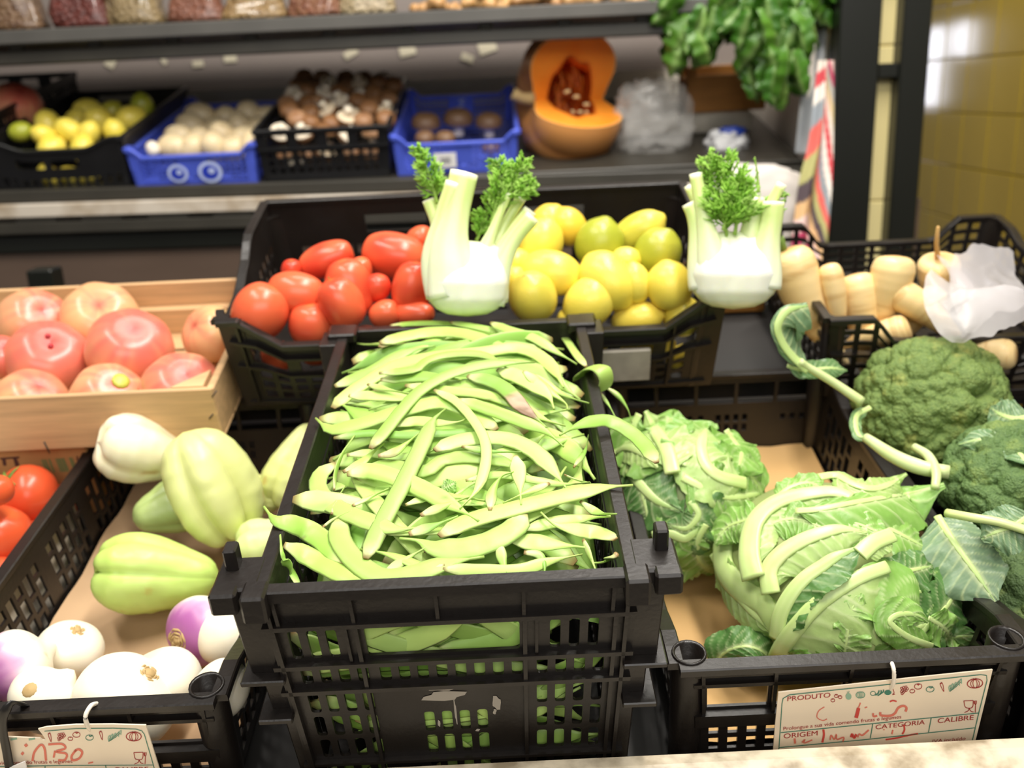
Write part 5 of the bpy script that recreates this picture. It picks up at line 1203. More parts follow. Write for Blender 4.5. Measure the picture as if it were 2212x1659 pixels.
# striped cloth hanging by the frame, grey sheet behind it
def cloth(pts_l, pts_r, dep, n, m_, fold, colf, mat, name, label, cat):
    L_, R_ = spl(pts_l, n), spl(pts_r, n); s = np.linspace(0, 1, m_); V = []
    for a, b in zip(L_, R_):
        for t in s:
            q = a + (b - a) * t; V.append(W0.dep(q[0], q[1], dep) + np.array([0, fold * math.sin(t * 9 + q[1] * .006), 0]))
    V = np.array(V); tt = np.tile(s, n); vv = np.repeat(np.linspace(0, 1, n), m_); c = colf(tt, vv); k = len(V); Bk = V + np.array([0, .003, 0])
    Q = quads(n, m_); Fc = np.vstack([Q, Q[:, ::-1] + k])
    put(name, mesh(name, np.vstack([V, Bk]), Fc, mat, True, np.vstack([c, c])), MC, label, cat)
SCOL = [lin(h) for h in ('#d9cfc4', '#c9474f', '#e6ded4', '#8d949b', '#d7635a', '#a9a56b', '#4c3f44', '#d0a878', '#e3c3bd', '#b2325c', '#a8aba6', '#c9b98e')]
def stripes(t, v):
    q = (v * 9 + np.where(t < .42, t * 1.2, (t - .42) * -6.0) + .5 * np.sin(v * 7)) * 1.15; i = np.floor(q).astype(int) % 12
    return np.array(SCOL)[i]
M_cloth = mk('striped_cotton', attr=True, rough=.85, bump=.2, bscale=300)
cloth([(1770, 130), (1752, 300), (1728, 400), (1706, 560)], [(1800, 130), (1797, 300), (1793, 420), (1784, 560)], 1.90, 90, 26, .010, stripes, M_cloth, 'striped_cloth', 'narrow striped cotton cloth hanging beside the black metal frame', 'cloth')
def greys(t, v): return mixc(lin('#a9aeb4'), lin('#c6c8ca'), np.abs(np.sin(t * 5 + v * 3)))
cloth([(1770, -60), (1740, 80), (1735, 200), (1722, 330)], [(1830, -60), (1826, 60), (1806, 200), (1800, 330)], 2.05, 40, 20, .014, greys, mk('grey_plastic_sheet', attr=True, rough=.35, trans=.2), 'plastic_sheet', 'grey plastic sheet hanging behind the striped cloth', 'sheet')
# --- bags of pulses and ginger on the upper shelf
def pulse_mat(name, c1, c2, sc):
    m = bpy.data.materials.new(name); m.use_nodes = True; nt = m.node_tree; N, L = nt.nodes, nt.links; b = N['Principled BSDF']; tc = N.new('ShaderNodeTexCoord')
    vo = N.new('ShaderNodeTexVoronoi'); vo.inputs['Scale'].default_value = sc; L.new(tc.outputs['Object'], vo.inputs['Vector'])
    rp = N.new('ShaderNodeMix'); rp.data_type = 'RGBA'; rp.inputs['A'].default_value = (*lin(c1), 1); rp.inputs['B'].default_value = (*lin(c2), 1)
    sx = N.new('ShaderNodeSeparateColor'); L.new(vo.outputs['Color'], sx.inputs[0]); L.new(sx.outputs[0], rp.inputs['Factor']); L.new(rp.outputs['Result'], b.inputs['Base Color'])
    bp = N.new('ShaderNodeBump'); bp.inputs['Strength'].default_value = .9; bp.inputs['Distance'].default_value = .006; bp.invert = True; L.new(vo.outputs['Distance'], bp.inputs['Height']); L.new(bp.outputs[0], b.inputs['Normal'])
    b.inputs['Roughness'].default_value = .5; b.inputs['Coat Weight'].default_value = .7; b.inputs['Coat Roughness'].default_value = .12
    return m
BAG = [(40, 118, '#74593d', '#563922', 'tan mottled beans, at the left end'), (185, 118, '#4b1d16', '#61281e', 'dark red beans'), (297, 112, '#8b7855', '#756240', 'beige chickpeas, third from left'), (432, 116, '#653926', '#784934', 'reddish brown beans, fourth from left'),
       (555, 122, '#8d7348', '#775c37', 'yellowish beans, fifth from left'), (688, 112, '#6d3f2a', '#7e5438', 'reddish lentils, second from the right end'), (797, 112, '#9d8d6d', '#8a7857', 'pale cream beans, at the right end')]
for k, (px, wpx, c1, c2, lab) in enumerate(BAG):
    p = W0.z(px, 60 - px * .034, .168); y = 2.20; x = W0.y(px, 60 - px * .034, y)[0]; u = y / FPX; Wd = wpx * u * 1.06
    def f(Ph, Tt):
        h = .22; z = h * (1 - (1 - Tt) ** 1.0); w_ = Wd / 2 * np.interp(Tt, [0, .015, .06, .3, .7, .9, 1], [0, .90, 1, .80, .55, .3, .0])
        ca, sa = np.cos(Ph), np.sin(Ph); e = .55
        P = np.stack([np.sign(ca) * np.abs(ca) ** e * w_, np.sign(sa) * np.abs(sa) ** e * w_ * .7, z], -1)
        return P + ((fbm(P * 22 + k * 5, k, 2) - .5) * .022)[..., None] * np.array([1, 1, 0])
    V, Fc, _, _ = blob(f, 30, 24)
    o = put('pulse_bag', mesh('bag', V, Fc, pulse_mat('pulses_%d' % k, c1, c2, 95)), MC @ T(x, y, .167), f'clear bag of {lab} on the upper shelf', 'bag', 'bags of pulses')
    part('knot', mesh('knot', *tube([(0, 0, .205), (.004, 0, .225), (.012, .006, .25)], [.012, .008, .02], 8, 6), M_clear), o)
def ginger(seed, L):
    r = np.random.default_rng(seed); m = MB(); c = mixc(lin('#c39a63'), lin('#b3875a'), np.array(r.random()))
    def lobe(a, b, r0, r1_):
        n = 9; t = np.linspace(0, 1, n); C = a + (b - a) * t[:, None]; rad = (r0 + (r1_ - r0) * t) * np.sqrt(np.clip(1 - (2 * t - 1) ** 6, .05, 1)) * (1 + .08 * np.sin(t * 22)); m.add(*sweep(C, (.1, .2, 1), rad, rad * .85, 9), c)
    p = np.array([-L / 2, 0, 0]); 
    for k in range(4):
        q = p + np.array([L / 4 * 1.15, r.uniform(-.01, .01), r.uniform(-.008, .008)]); lobe(p, q, r.uniform(.012, .017), r.uniform(.012, .016))
        if r.random() < .8: d = np.array([r.uniform(-.01, .015), r.choice([-1, 1]) * r.uniform(.014, .028), r.uniform(.0, .02)]); lobe((p + q) / 2, (p + q) / 2 + d, .011, .009)
        p = q - np.array([L / 4 * .15, 0, 0])
    return m.mesh('ginger', M_root)
for k, px in enumerate((925, 985, 1045, 1100, 1150, 1205, 1255, 1310, 1365, 1420, 1462)):
    y = 2.20 + .03 * (k % 2); x = W0.y(px, 25 - (px - 900) * .03, y)[0]
    put('ginger_root', ginger(k, .078 + .01 * (k % 3)), MC @ T(x, y, .186) @ RZ(random.uniform(-.5, .5)) @ RX(random.uniform(-.3, .3)), f'knobbly ginger root on the upper shelf, {ORD[k]} from the bags', 'ginger', 'ginger on the upper shelf')
    if k % 2 == 0: put('ginger_root', ginger(k + 40, .08), MC @ T(x + .02, y + .07, .188) @ RZ(random.uniform(-.6, .6)), f'ginger root lying behind the {ORD[k]} one on the upper shelf', 'ginger', 'ginger on the upper shelf')
# --- bunch of celery leaves hanging at the upper right
def lobed_leaf(L, seed):
    r = np.random.default_rng(seed); n = 21; t = np.linspace(0, 1, n)
    w_ = L * .36 * np.sin(np.clip(t * 1.02, 0, 1) * PI) ** .7 * (1 - .35 * np.abs(np.sin(t * 9.4 + seed))) ; V = []
    for i, tt in enumerate(t):
        for a in (-1, -.5, 0, .5, 1):
            V.append((a * w_[i], -tt * L + abs(a) * L * .06, -.20 * L * a * a + .14 * L * math.sin(tt * 3 + seed) + r.normal(0, .01) * L))
    V = np.array(V); c = np.broadcast_to(mixc(lin('#356a1d'), lin('#5c8c2e'), np.array(r.random())), V.shape); c = mixc(c, lin('#a9c77a'), (np.tile(np.abs([-1, -.5, 0, .5, 1]), n) < .1) * .6)
    return mesh('leaf', V, quads(n, 5), M_leaf, True, c)
lv = [lobed_leaf(.075, s) for s in range(6)]
cel = empty('celery_bunch', MC @ T(*W0.dep(1640, -120, 1.98)), 'bunch of green celery leaves hanging upside down at upper right', 'herb')
inv = cel.matrix_world.inverted(); r5 = np.random.default_rng(6)
def inb(px, py):
    lo = np.interp(px, [1465, 1480, 1520, 1560, 1600, 1620, 1650, 1690, 1730, 1770], [120, 128, 100, 70, 82, 110, 195, 200, 150, 10]); return py < lo
for k in range(9):
    a = W0.dep(1600 + k * 12, -140, 2.0); b = W0.dep(1480 + k * 32, 40 + r5.uniform(-30, 60), 1.95 + r5.uniform(0, .1)); part('stalk', mesh('stalk', *tube([a, (a * .6 + b * .4) + np.array([0, 0, -.01]), b], [.005, .004, .002], 6, 10), M_calyx), cel, inv @ MC)
nleaf = 0
while nleaf < 292:
    px, py = r5.uniform(1455, 1790), r5.uniform(-110, 175)
    if not (inb(px, py + 48) or py < -20): continue
    t = (px - 1620) / 150; q = W0.dep(px, py, 1.93 + r5.uniform(0, .16)); R = RY(-.35 * t + r5.normal(0, .3)) @ RX(r5.uniform(PI * .40, PI * .62)) @ RY(r5.normal(0, .6))
    part('leaf', lv[nleaf % 6], cel, inv @ MC @ T(*q) @ R @ Matrix.Scale(r5.uniform(.9, 1.35), 4)); nleaf += 1
# --- fennel
M_fen = mk('fennel_bulb', attr=True, rough=.3, sss=.3, sssr=.01, bump=.1, bscale=70); M_frond = mk('fennel_frond', attr=True, rough=.5, trans=.4)
def fennel(cx, cy, dep, label, bulb, stalks, fronds, seed):
    u = dep / FPX; ef = nrm(ray(cx, cy)); er = nrm(RT - ef * (RT @ ef)); eu = np.cross(er, ef)
    R = Matrix(((er[0], eu[0], -ef[0], 0), (er[1], eu[1], -ef[1], 0), (er[2], eu[2], -ef[2], 0), (0, 0, 0, 1)))
    root = empty('fennel_bulb', tm(CAM + ray(cx, cy) * dep, R), label, 'fennel')
    c_, s_ = math.cos(ROLL * 0), math.sin(ROLL * 0)
    def q(px, py, z=0.0): return np.array([(px - cx) * u, -(py - cy) * u, z])
    x0, x1, y0, y1 = bulb; Wd, Hh = (x1 - x0) * u, (y1 - y0) * u
    def f(Ph, Tt):
        w_ = Wd / 2 * np.interp(Tt, [0, .02, .10, .22, .45, .7, .88, .97, 1], [0, .42, .72, .92, 1.0, .96, .84, .55, 0])
        ca, sa = np.cos(Ph), np.sin(Ph); rib = 1 + .018 * np.cos(Ph * 14) * Tt
        g = 1 - .075 * np.exp(-((Ph - PI * 1.5 - .5 * (Tt - .55)) / .07) ** 2) * sstep(.8, .3, Tt) - .05 * np.exp(-((Ph - PI * 1.5 + .75 - .3 * Tt) / .06) ** 2)
        return np.stack([ca * w_ * rib, (Tt - .5) * Hh + 0 * Ph, -sa * w_ * .68 * (1 - .62 * sstep(.42, .98, Tt)) * rib * g], -1)
    V, Fc, Ph, Tt = blob(f, 64, 30)
    c = mixc(lin('#f2f3dc'), lin('#fbfbf0'), fbm(V * 30, seed)); c = mixc(c, lin('#dbe8a8'), sstep(.72, 1.0, Tt) * .7); c = mixc(c, lin('#e3dcae'), sstep(.08, 0, Tt) * .7)
    part('bulb', mesh('bulb', V, Fc, M_fen, True, c), root, T(*q((x0 + x1) / 2, (y0 + y1) / 2)))
    for pts, w0, w1, z0, z1 in stalks:
        C = spl([q(px, py, z0 + (z1 - z0) * k / (len(pts) - 1)) for k, (px, py) in enumerate(pts)], 20); t = np.linspace(0, 1, 20)
        w_ = (w0 + (w1 - w0) * sstep(0, .75, t)) * u / 2; V, Fc = sweep(C, (0, 0, 1), w_, np.minimum(w_ * .6, .016), 18)
        rib = 1 + 0 * t
        tt = np.repeat(t, 18); an = np.tile(np.arange(18), 20); c = mixc(lin('#f6f8e2'), lin('#d9ea98'), tt * 1.2); c = mixc(c, lin('#bcd876'), ((an % 3 == 0) * .35 * tt)); c = mixc(c, lin('#f3f3d6'), sstep(.97, 1, tt))
        part('stalk', mesh('stalk', V, Fc, M_fen, True, c), root, None, 'pale green cut stalk')
    r = np.random.default_rng(seed)
    for (spine, width, dens) in fronds:
        m = MB(); C = spl([q(*p) for p in spine], 24); m.add(*tube(C, [.0022, .0012, .0006], 4), lin('#b5d96a'))
        Tn = nrm(np.gradient(C, axis=0)); col = [lin('#b2e35c'), lin('#c6ec7a'), lin('#9dd44c')]
        for k in range(dens):
            i = int(r.uniform(3, 23)); t = i / 23; side = nrm(np.array([-Tn[i][1], Tn[i][0], r.normal(0, .7)]) * r.choice([-1, 1])); ln = 1.25 * width * u * (1.05 - .7 * t) * r.uniform(.55, 1.1)
            d = nrm(side + Tn[i] * r.uniform(.5, 1.2)); a = C[i]; b = a + d * ln * .55; e = b + nrm(d + Tn[i] * .5) * ln * .45; cc = col[k % 3]; m.add(*tube([a, b, e], [.0013, .0010, .0005], 3), cc)
            for j in range(9):
                s_ = r.uniform(.25, 1); o_ = a + (b - a) * min(1, s_ * 1.5) + (e - b) * max(0, s_ * 1.5 - 1); d2 = nrm(d + r.normal(0, .75, 3)); l2 = ln * r.uniform(.18, .42); m.add(*tube([o_, o_ + d2 * l2 * .6, o_ + nrm(d2 + d * .4) * l2], [.0010, .0009, .0004], 3), cc)
        part('frond', m.mesh('frond', M_frond), root, None, 'feathery green frond', 'stuff')
    return root
fennel(1006, 600, 1.075, 'left fennel bulb standing between the tomatoes and lemons', (917, 1100, 520, 684),
       [([(1060, 640), (1062, 560), (1085, 500), (1128, 425)], 60, 24, -.012, -.02), ([(1065, 650), (1078, 560), (1105, 510), (1146, 455)], 66, 30, -.006, -.004), ([(1060, 655), (1084, 570), (1112, 515), (1150, 470)], 60, 34, .004, .006),
        ([(975, 560), (945, 480), (926, 430)], 60, 30, -.022, -.028), ([(985, 640), (972, 540), (985, 460), (1004, 378)], 120, 60, .012, .004), ([(1020, 650), (1040, 560), (1068, 490), (1098, 420)], 66, 18, .004, .0), ([(955, 640), (940, 560), (958, 480), (985, 400)], 70, 42, .006, .008)],
       [([(945, 440, -.02), (935, 400, -.02), (918, 350, -.02), (898, 318, -.02)], 44, 70), ([(1030, 520, -.01), (1040, 490, -.01), (1030, 455, -.01)], 34, 40), ([(1060, 490, .0), (1075, 430, .0), (1080, 380, .0), (1072, 345, 0)], 46, 60), ([(1085, 440, 0), (1110, 400, 0), (1125, 365, 0), (1135, 345, 0)], 46, 70), ([(1110, 430, .004), (1135, 410, .004), (1158, 412, .004)], 34, 40)], 1)
fennel(1585, 590, 1.085, 'right fennel bulb standing at the corner of the lemon crate', (1491, 1680, 500, 668),
       [([(1545, 600), (1522, 500), (1500, 440), (1480, 398)], 70, 16, -.02, -.03), ([(1530, 620), (1512, 540), (1500, 470), (1488, 440)], 80, 34, .006, .004), ([(1550, 620), (1530, 520), (1512, 440), (1500, 378)], 80, 28, .012, .008),
        ([(1620, 620), (1632, 520), (1650, 460), (1680, 402)], 70, 22, -.004, .0), ([(1640, 620), (1650, 540), (1660, 480), (1662, 440)], 90, 46, .006, .008), ([(1580, 620), (1570, 540), (1562, 500)], 60, 24, .0, .0), ([(1610, 620), (1612, 540), (1622, 470), (1625, 430)], 70, 40, .004, .0)],
       [([(1570, 520, .008), (1560, 460, .008), (1545, 400, .006), (1520, 340, .004)], 62, 110), ([(1585, 510, .012), (1590, 450, .012), (1580, 390, .01), (1560, 345, .01)], 62, 110), ([(1560, 500, .014), (1575, 450, .014), (1600, 400, .012)], 52, 80), ([(1645, 470, -.01), (1670, 440, -.01), (1684, 415, -.01)], 30, 30), ([(1632, 420, 0), (1628, 380, 0), (1622, 345, 0)], 8, 10)], 2)
# thin white plastic bag over the parsnips
def film(rows, n, m_, fold, seed):
    G = np.array([[B.dep(x, y, t) for (x, y, t) in row] for row in rows]); U = np.stack([spl(r_, m_) for r_ in G]); V = np.stack([spl(U[:, j], n) for j in range(m_)], 1)
    q = fbm(np.stack([V[..., 0] * 30, V[..., 2] * 30, V[..., 1] * 30], -1) + seed, seed, 3) - .5
    return (V + q[..., None] * np.array([0, fold, fold * .6])).reshape(-1, 3), quads(n, m_)
M_film = mk('thin_white_film', '#dedadd', .3, alpha=.58, trans=.3)
fm = MB()
fm.add(*film([[(2060, 545, 1.2), (2110, 530, 1.22), (2190, 545, 1.24)], [(2050, 620, 1.16), (2110, 600, 1.17), (2195, 600, 1.2)], [(2060, 660, 1.12), (2130, 640, 1.13), (2215, 620, 1.16)], [(2080, 700, 1.1), (2150, 690, 1.1), (2230, 640, 1.12)]], 34, 34, .035, 3))
fm.add(*film([[(1990, 620, 1.12), (2010, 590, 1.13), (2030, 600, 1.14)], [(2000, 670, 1.09), (2060, 640, 1.09), (2110, 635, 1.1)], [(2030, 715, 1.07), (2090, 690, 1.06), (2200, 620, 1.08)], [(2070, 735, 1.06), (2140, 725, 1.05), (2230, 690, 1.07)]], 34, 34, .03, 5))
fm.add(*film([[(2020, 545, 1.2), (2040, 555, 1.2), (2060, 570, 1.2)], [(2045, 580, 1.18), (2065, 590, 1.18), (2090, 600, 1.18)], [(2070, 640, 1.15), (2090, 640, 1.15), (2120, 640, 1.15)]], 20, 16, .02, 6))
put('plastic_bag', fm.mesh('film', M_film), MC @ Matrix(B.M.tolist()).to_4x4(), 'thin white plastic bag crumpled over the parsnips at the right', 'bag')
# brown box under the parsnip crate, behind the cauliflower crate
bx = put('cardboard_box', mesh('box', *box(-.10, .10, 0, .12, 0, .036, .003), M_bw, False), B.mat((.285, 1.27, -.6585)), 'brown box in the shadow behind the cauliflower crate', 'box')

q0, q1 = B.y(1282, 772, .999), B.y(1402, 812, .999)
M_plate = mk('worn_label_plate', '#a9a294', .6, namt=.4, nscale=40)
part('label_plate', mesh('plate', *box(q0[0] + .043, q1[0] + .043, -TL / 2 - .010, -TL / 2 - .002, TH - .105, TH - .062, .001), M_plate, False), tomc, None, 'worn grey white label plate on the front')
p = W0.y(98, 612, 1.80)
put('black_block', mesh('block', *box(-.024, .024, -.02, .03, -.50, p[2] + .028, .003), M_frame, False), MC @ T(p[0], p[1], 0), 'small black block standing behind the wooden tomato crate', 'block')
# ------------------------------------------------------------------ cauliflowers wrapped in their leaves
class Head:
    def __init__(s, c, r): s.c, s.r = np.array(c), np.array(r)
    def hit(s, px, py, off):
        """where a sight line meets the rounded head blown up by off; beside it, the nearest point"""
        d = A.d(px, py); rr = s.r * off; dd, cc = d / rr, s.c / rr
        a, b, c = dd @ dd, dd @ cc, cc @ cc - 1; disc = b * b - a * c
        t = (b - math.sqrt(disc)) / a if disc > 0 else b / a
        p = d * t; n = (p - s.c) / s.r ** 2; n = n / np.linalg.norm(n)
        n = n - (.45 if disc > 0 else 1.2) * d / np.linalg.norm(d)
        return p, n / np.linalg.norm(n)
PALE_L, MID_L, DEEP_L = [lin('#c4dc8e'), lin('#a8cb6e')], [lin('#9bc766'), lin('#7fb24a')], [lin('#6c9a52'), lin('#4f7f3c')]
def leaf(head, pts, rib, wl, wr, tone, root, seed, conv=None, cup=.25, ruf=.5, off=1.05, flip=0, lift=0.0, frame=A, P=None, N=None, scale=1.0, ribcol=None, grey=0.0, tip=.12):
    """midrib traced along the head, a ruffled veined blade to either side"""
    n, k = 64, 23; r = np.random.default_rng(seed)
    if P is None:
        px = spl([conv(p) for p in pts], 16); offs = np.linspace(off, off + lift, 16)
        H = [head.hit(x, y, o) for (x, y), o in zip(px, offs)]; P = np.array([h[0] for h in H]); N = np.array([h[1] for h in H])
    C = spl(P, n); Nn = spl(N, n); u = np.linalg.norm(C.mean(0)) / FPX * scale
    Tn = nrm(np.gradient(C, axis=0)); Bn = nrm(np.cross(Tn, Nn)); Nn = np.cross(Bn, Tn)
    t = np.linspace(0, 1, n); a = np.linspace(-1, 1, k)
    prof = sstep(-.02, .22, t) * (1 - (1 - tip) * sstep(.72, 1.0, t) ** 1.5); ser = 1 + .05 * np.abs(np.sin(t * 75 + seed)) + .18 * (fbm(np.stack([t * 9, 0 * t + seed, 0 * t], 1), seed, 3) - .5)
    WL, WR = 1.15 * wl * u * prof * ser, 1.15 * wr * u * prof * ser[::-1]
    Tt, Aa = np.meshgrid(t, a, indexing='ij'); lat = np.where(Aa < 0, Aa * WL[:, None], Aa * WR[:, None]); wd = np.where(Aa < 0, WL[:, None], WR[:, None])
    ph = r.uniform(0, 6); fq = r.uniform(14, 20)
    rf = ruf * wd * np.abs(Aa) ** 2 * (.16 * np.sin(Tt * fq + ph + np.sign(Aa) * 1.3) + .09 * np.sin(Tt * fq * 2.3 + ph * 2 - Aa * 2) + .35 * (fbm(np.stack([Tt * 7, Aa * 2.2, 0 * Tt + seed], -1), seed + 3, 2) - .5))
    vq = Tt * 10 - np.abs(Aa) * 1.7 + .25 * (fbm(np.stack([Tt * 5, Aa * 3, 0 * Tt], -1), seed + 5, 2) - .5); vd = np.abs(vq - np.round(vq))
    vein = np.exp(-(vd / (.10 - .05 * np.abs(Aa))) ** 2) * (np.abs(Aa) > .05); v2 = vq * 3.1 + Aa * 4; fine = np.exp(-((np.abs(v2 - np.round(v2))) / .14) ** 2) * .4
    V = C[:, None] + Bn[:, None] * lat[..., None] * np.cos(cup * Aa)[..., None] + Nn[:, None] * (-cup * np.abs(Aa) * np.abs(lat) * .8 + rf + .0011 * vein + .0012 * (fbm(np.stack([Tt * 30, Aa * 8, 0 * Tt], -1), seed, 2) - .5))[..., None]
    nz = fbm(V * 30, seed, 3); c = mixc(tone[0], tone[1], (nz - .3) * 1.6 + np.abs(Aa) * .35); c = mixc(c, lin('#8fa88c'), np.full(Aa.shape, grey))
    c = mixc(c, tone[0] * .3 + lin('#e3edb6') * .7, np.maximum(vein * .75, fine * .30)); c = mixc(c, lin('#e0ebb0'), sstep(.22, .05, np.abs(Aa)) * .6)
    top = V.reshape(-1, 3); Q = quads(n, k); nrmv = np.repeat(Nn, k, 0); bot = top - nrmv * .0009
    e = [i * k for i in range(n)]; 
    lf = part('leaf', mesh('leaf', np.vstack([top, bot]), np.vstack([Q, Q[:, ::-1] + n * k]), M_leaf, True, np.vstack([c.reshape(-1, 3)] * 2)), root)
    if rib:
        w_ = np.interp(t, [0, .6, 1], [rib[0], rib[1] * .55 + rib[0] * .45, rib[1]]) * u / 2 * (1 - .72 * sstep(.72, 1.0, t) * (rib[1] < 85 or scale == 1))
        V, Fc = sweep(C + Nn * (w_ * .10)[:, None], Nn, w_ * 1.12, w_ * .36, 14); an = np.tile(np.arange(14), n); tt = np.repeat(t, 14)
        rc = mixc(ribcol if ribcol is not None else lin('#bcd680'), lin('#d2e4a0'), fbm(V * np.array([20, 20, 20]) * 2, seed)); rc = mixc(rc, lin('#a9cc6c'), ((an % 2) * .25)); rc = mixc(rc, tone[0], sstep(.55, 1.0, tt) * .55); rc = mixc(rc, lin('#c7b98b'), sstep(.62, .8, fbm(V * 26 + 3, seed + 8)) * .4 * (1 - tt))
        part('midrib', mesh('midrib', V, Fc, M_rib, True, rc), lf, None, 'thick pale midrib')
    return lf
def heart(root, head, s, col):
    V, Fc, Ph, Tt = blob(lambda Ph, Tt: np.stack([np.sin(Tt * PI) * np.cos(Ph) * head.r[0], np.sin(Tt * PI) * np.sin(Ph) * head.r[1], -np.cos(Tt * PI) * head.r[2]], -1) * s + head.c, 40, 24)
    part('heart', mesh('heart', V, Fc, M_leaf, True, mixc(col, col * .7, fbm(V * 40, 3))), root, None, 'closed inner leaves')
Z7 = lambda p: (1500 + p[0] / 3.858, 1000 + p[1] / 3.858)
ZA = lambda p: (1270 + p[0] / 2.348, 750 + p[1] / 2.348)
IV = 1 / 3.858
h2 = Head((.185, .875, -.600), (.085, .085, .075))
c2 = empty('cauliflower', A.mat(), 'smaller leafy cauliflower behind, against the right wall of the bean crate', 'cauliflower')
heart(c2, h2, .90, lin('#b5c983'))
for i, (pts, rib, wl, wr, tone, off, cup, ruf) in enumerate([
    ([(180, 580), (250, 680), (350, 780), (470, 830)], (26, 10), 60, 60, DEEP_L, 1.00, .3, .6), ([(520, 780), (560, 850), (500, 920), (400, 900)], (14, 6), 60, 55, DEEP_L, 1.02, .3, .7),
    ([(480, 660), (600, 720), (720, 760), (900, 740)], (16, 6), 55, 55, MID_L, 1.04, .2, .9), ([(640, 640), (760, 600), (850, 680), (890, 760)], (14, 6), 45, 45, MID_L, 1.06, .2, 1.0),
    ([(330, 960), (420, 950), (500, 970), (580, 900)], (22, 10), 40, 40, MID_L, 1.03, .3, .6), ([(400, 1140), (480, 1135), (580, 1115)], (24, 12), 25, 30, PALE_L, 1.03, .2, .5),
    ([(250, 640), (280, 760), (300, 860), (290, 960)], (10, 4), 50, 50, DEEP_L, 1.0, .3, .8), ([(260, 340), (230, 420), (300, 520), (420, 600)], (16, 8), 50, 60, MID_L, 1.06, .2, .8),
    ([(130, 545), (200, 510), (300, 550), (355, 610)], (18, 14), 20, 30, PALE_L, 1.10, .2, .4), ([(700, 420), (745, 480), (780, 540), (760, 640)], (14, 6), 45, 45, MID_L, 1.10, .1, 1.0),
    ([(480, 600), (520, 520), (560, 440), (660, 400)], (14, 6), 55, 40, MID_L, 1.06, .1, .9), ([(430, 640), (400, 520), (340, 420), (290, 325)], (30, 22), 30, 50, PALE_L, 1.10, .2, .7),
    ([(800, 690), (680, 660), (600, 600), (575, 500), (600, 415)], (24, 20), 60, 55, PALE_L, 1.10, .3, .7), ([(600, 900), (560, 980), (565, 1080), (640, 1150)], (12, 5), 55, 50, MID_L, 1.04, .2, 1.0),
    ([(470, 480), (430, 430), (420, 390), (520, 380)], (10, 5), 40, 40, MID_L, 1.08, .1, .9)]):
    leaf(h2, pts, rib, wl, wr, tone, c2, 40 + i, ZA, cup, ruf, off)
h1 = Head((.300, .745, -.600), (.107, .118, .080))
c1 = empty('cauliflower', A.mat(), 'largest cauliflower with thick pale leaf ribs in the front of the right crate', 'cauliflower')
heart(c1, h1, .92, lin('#bccb84'))
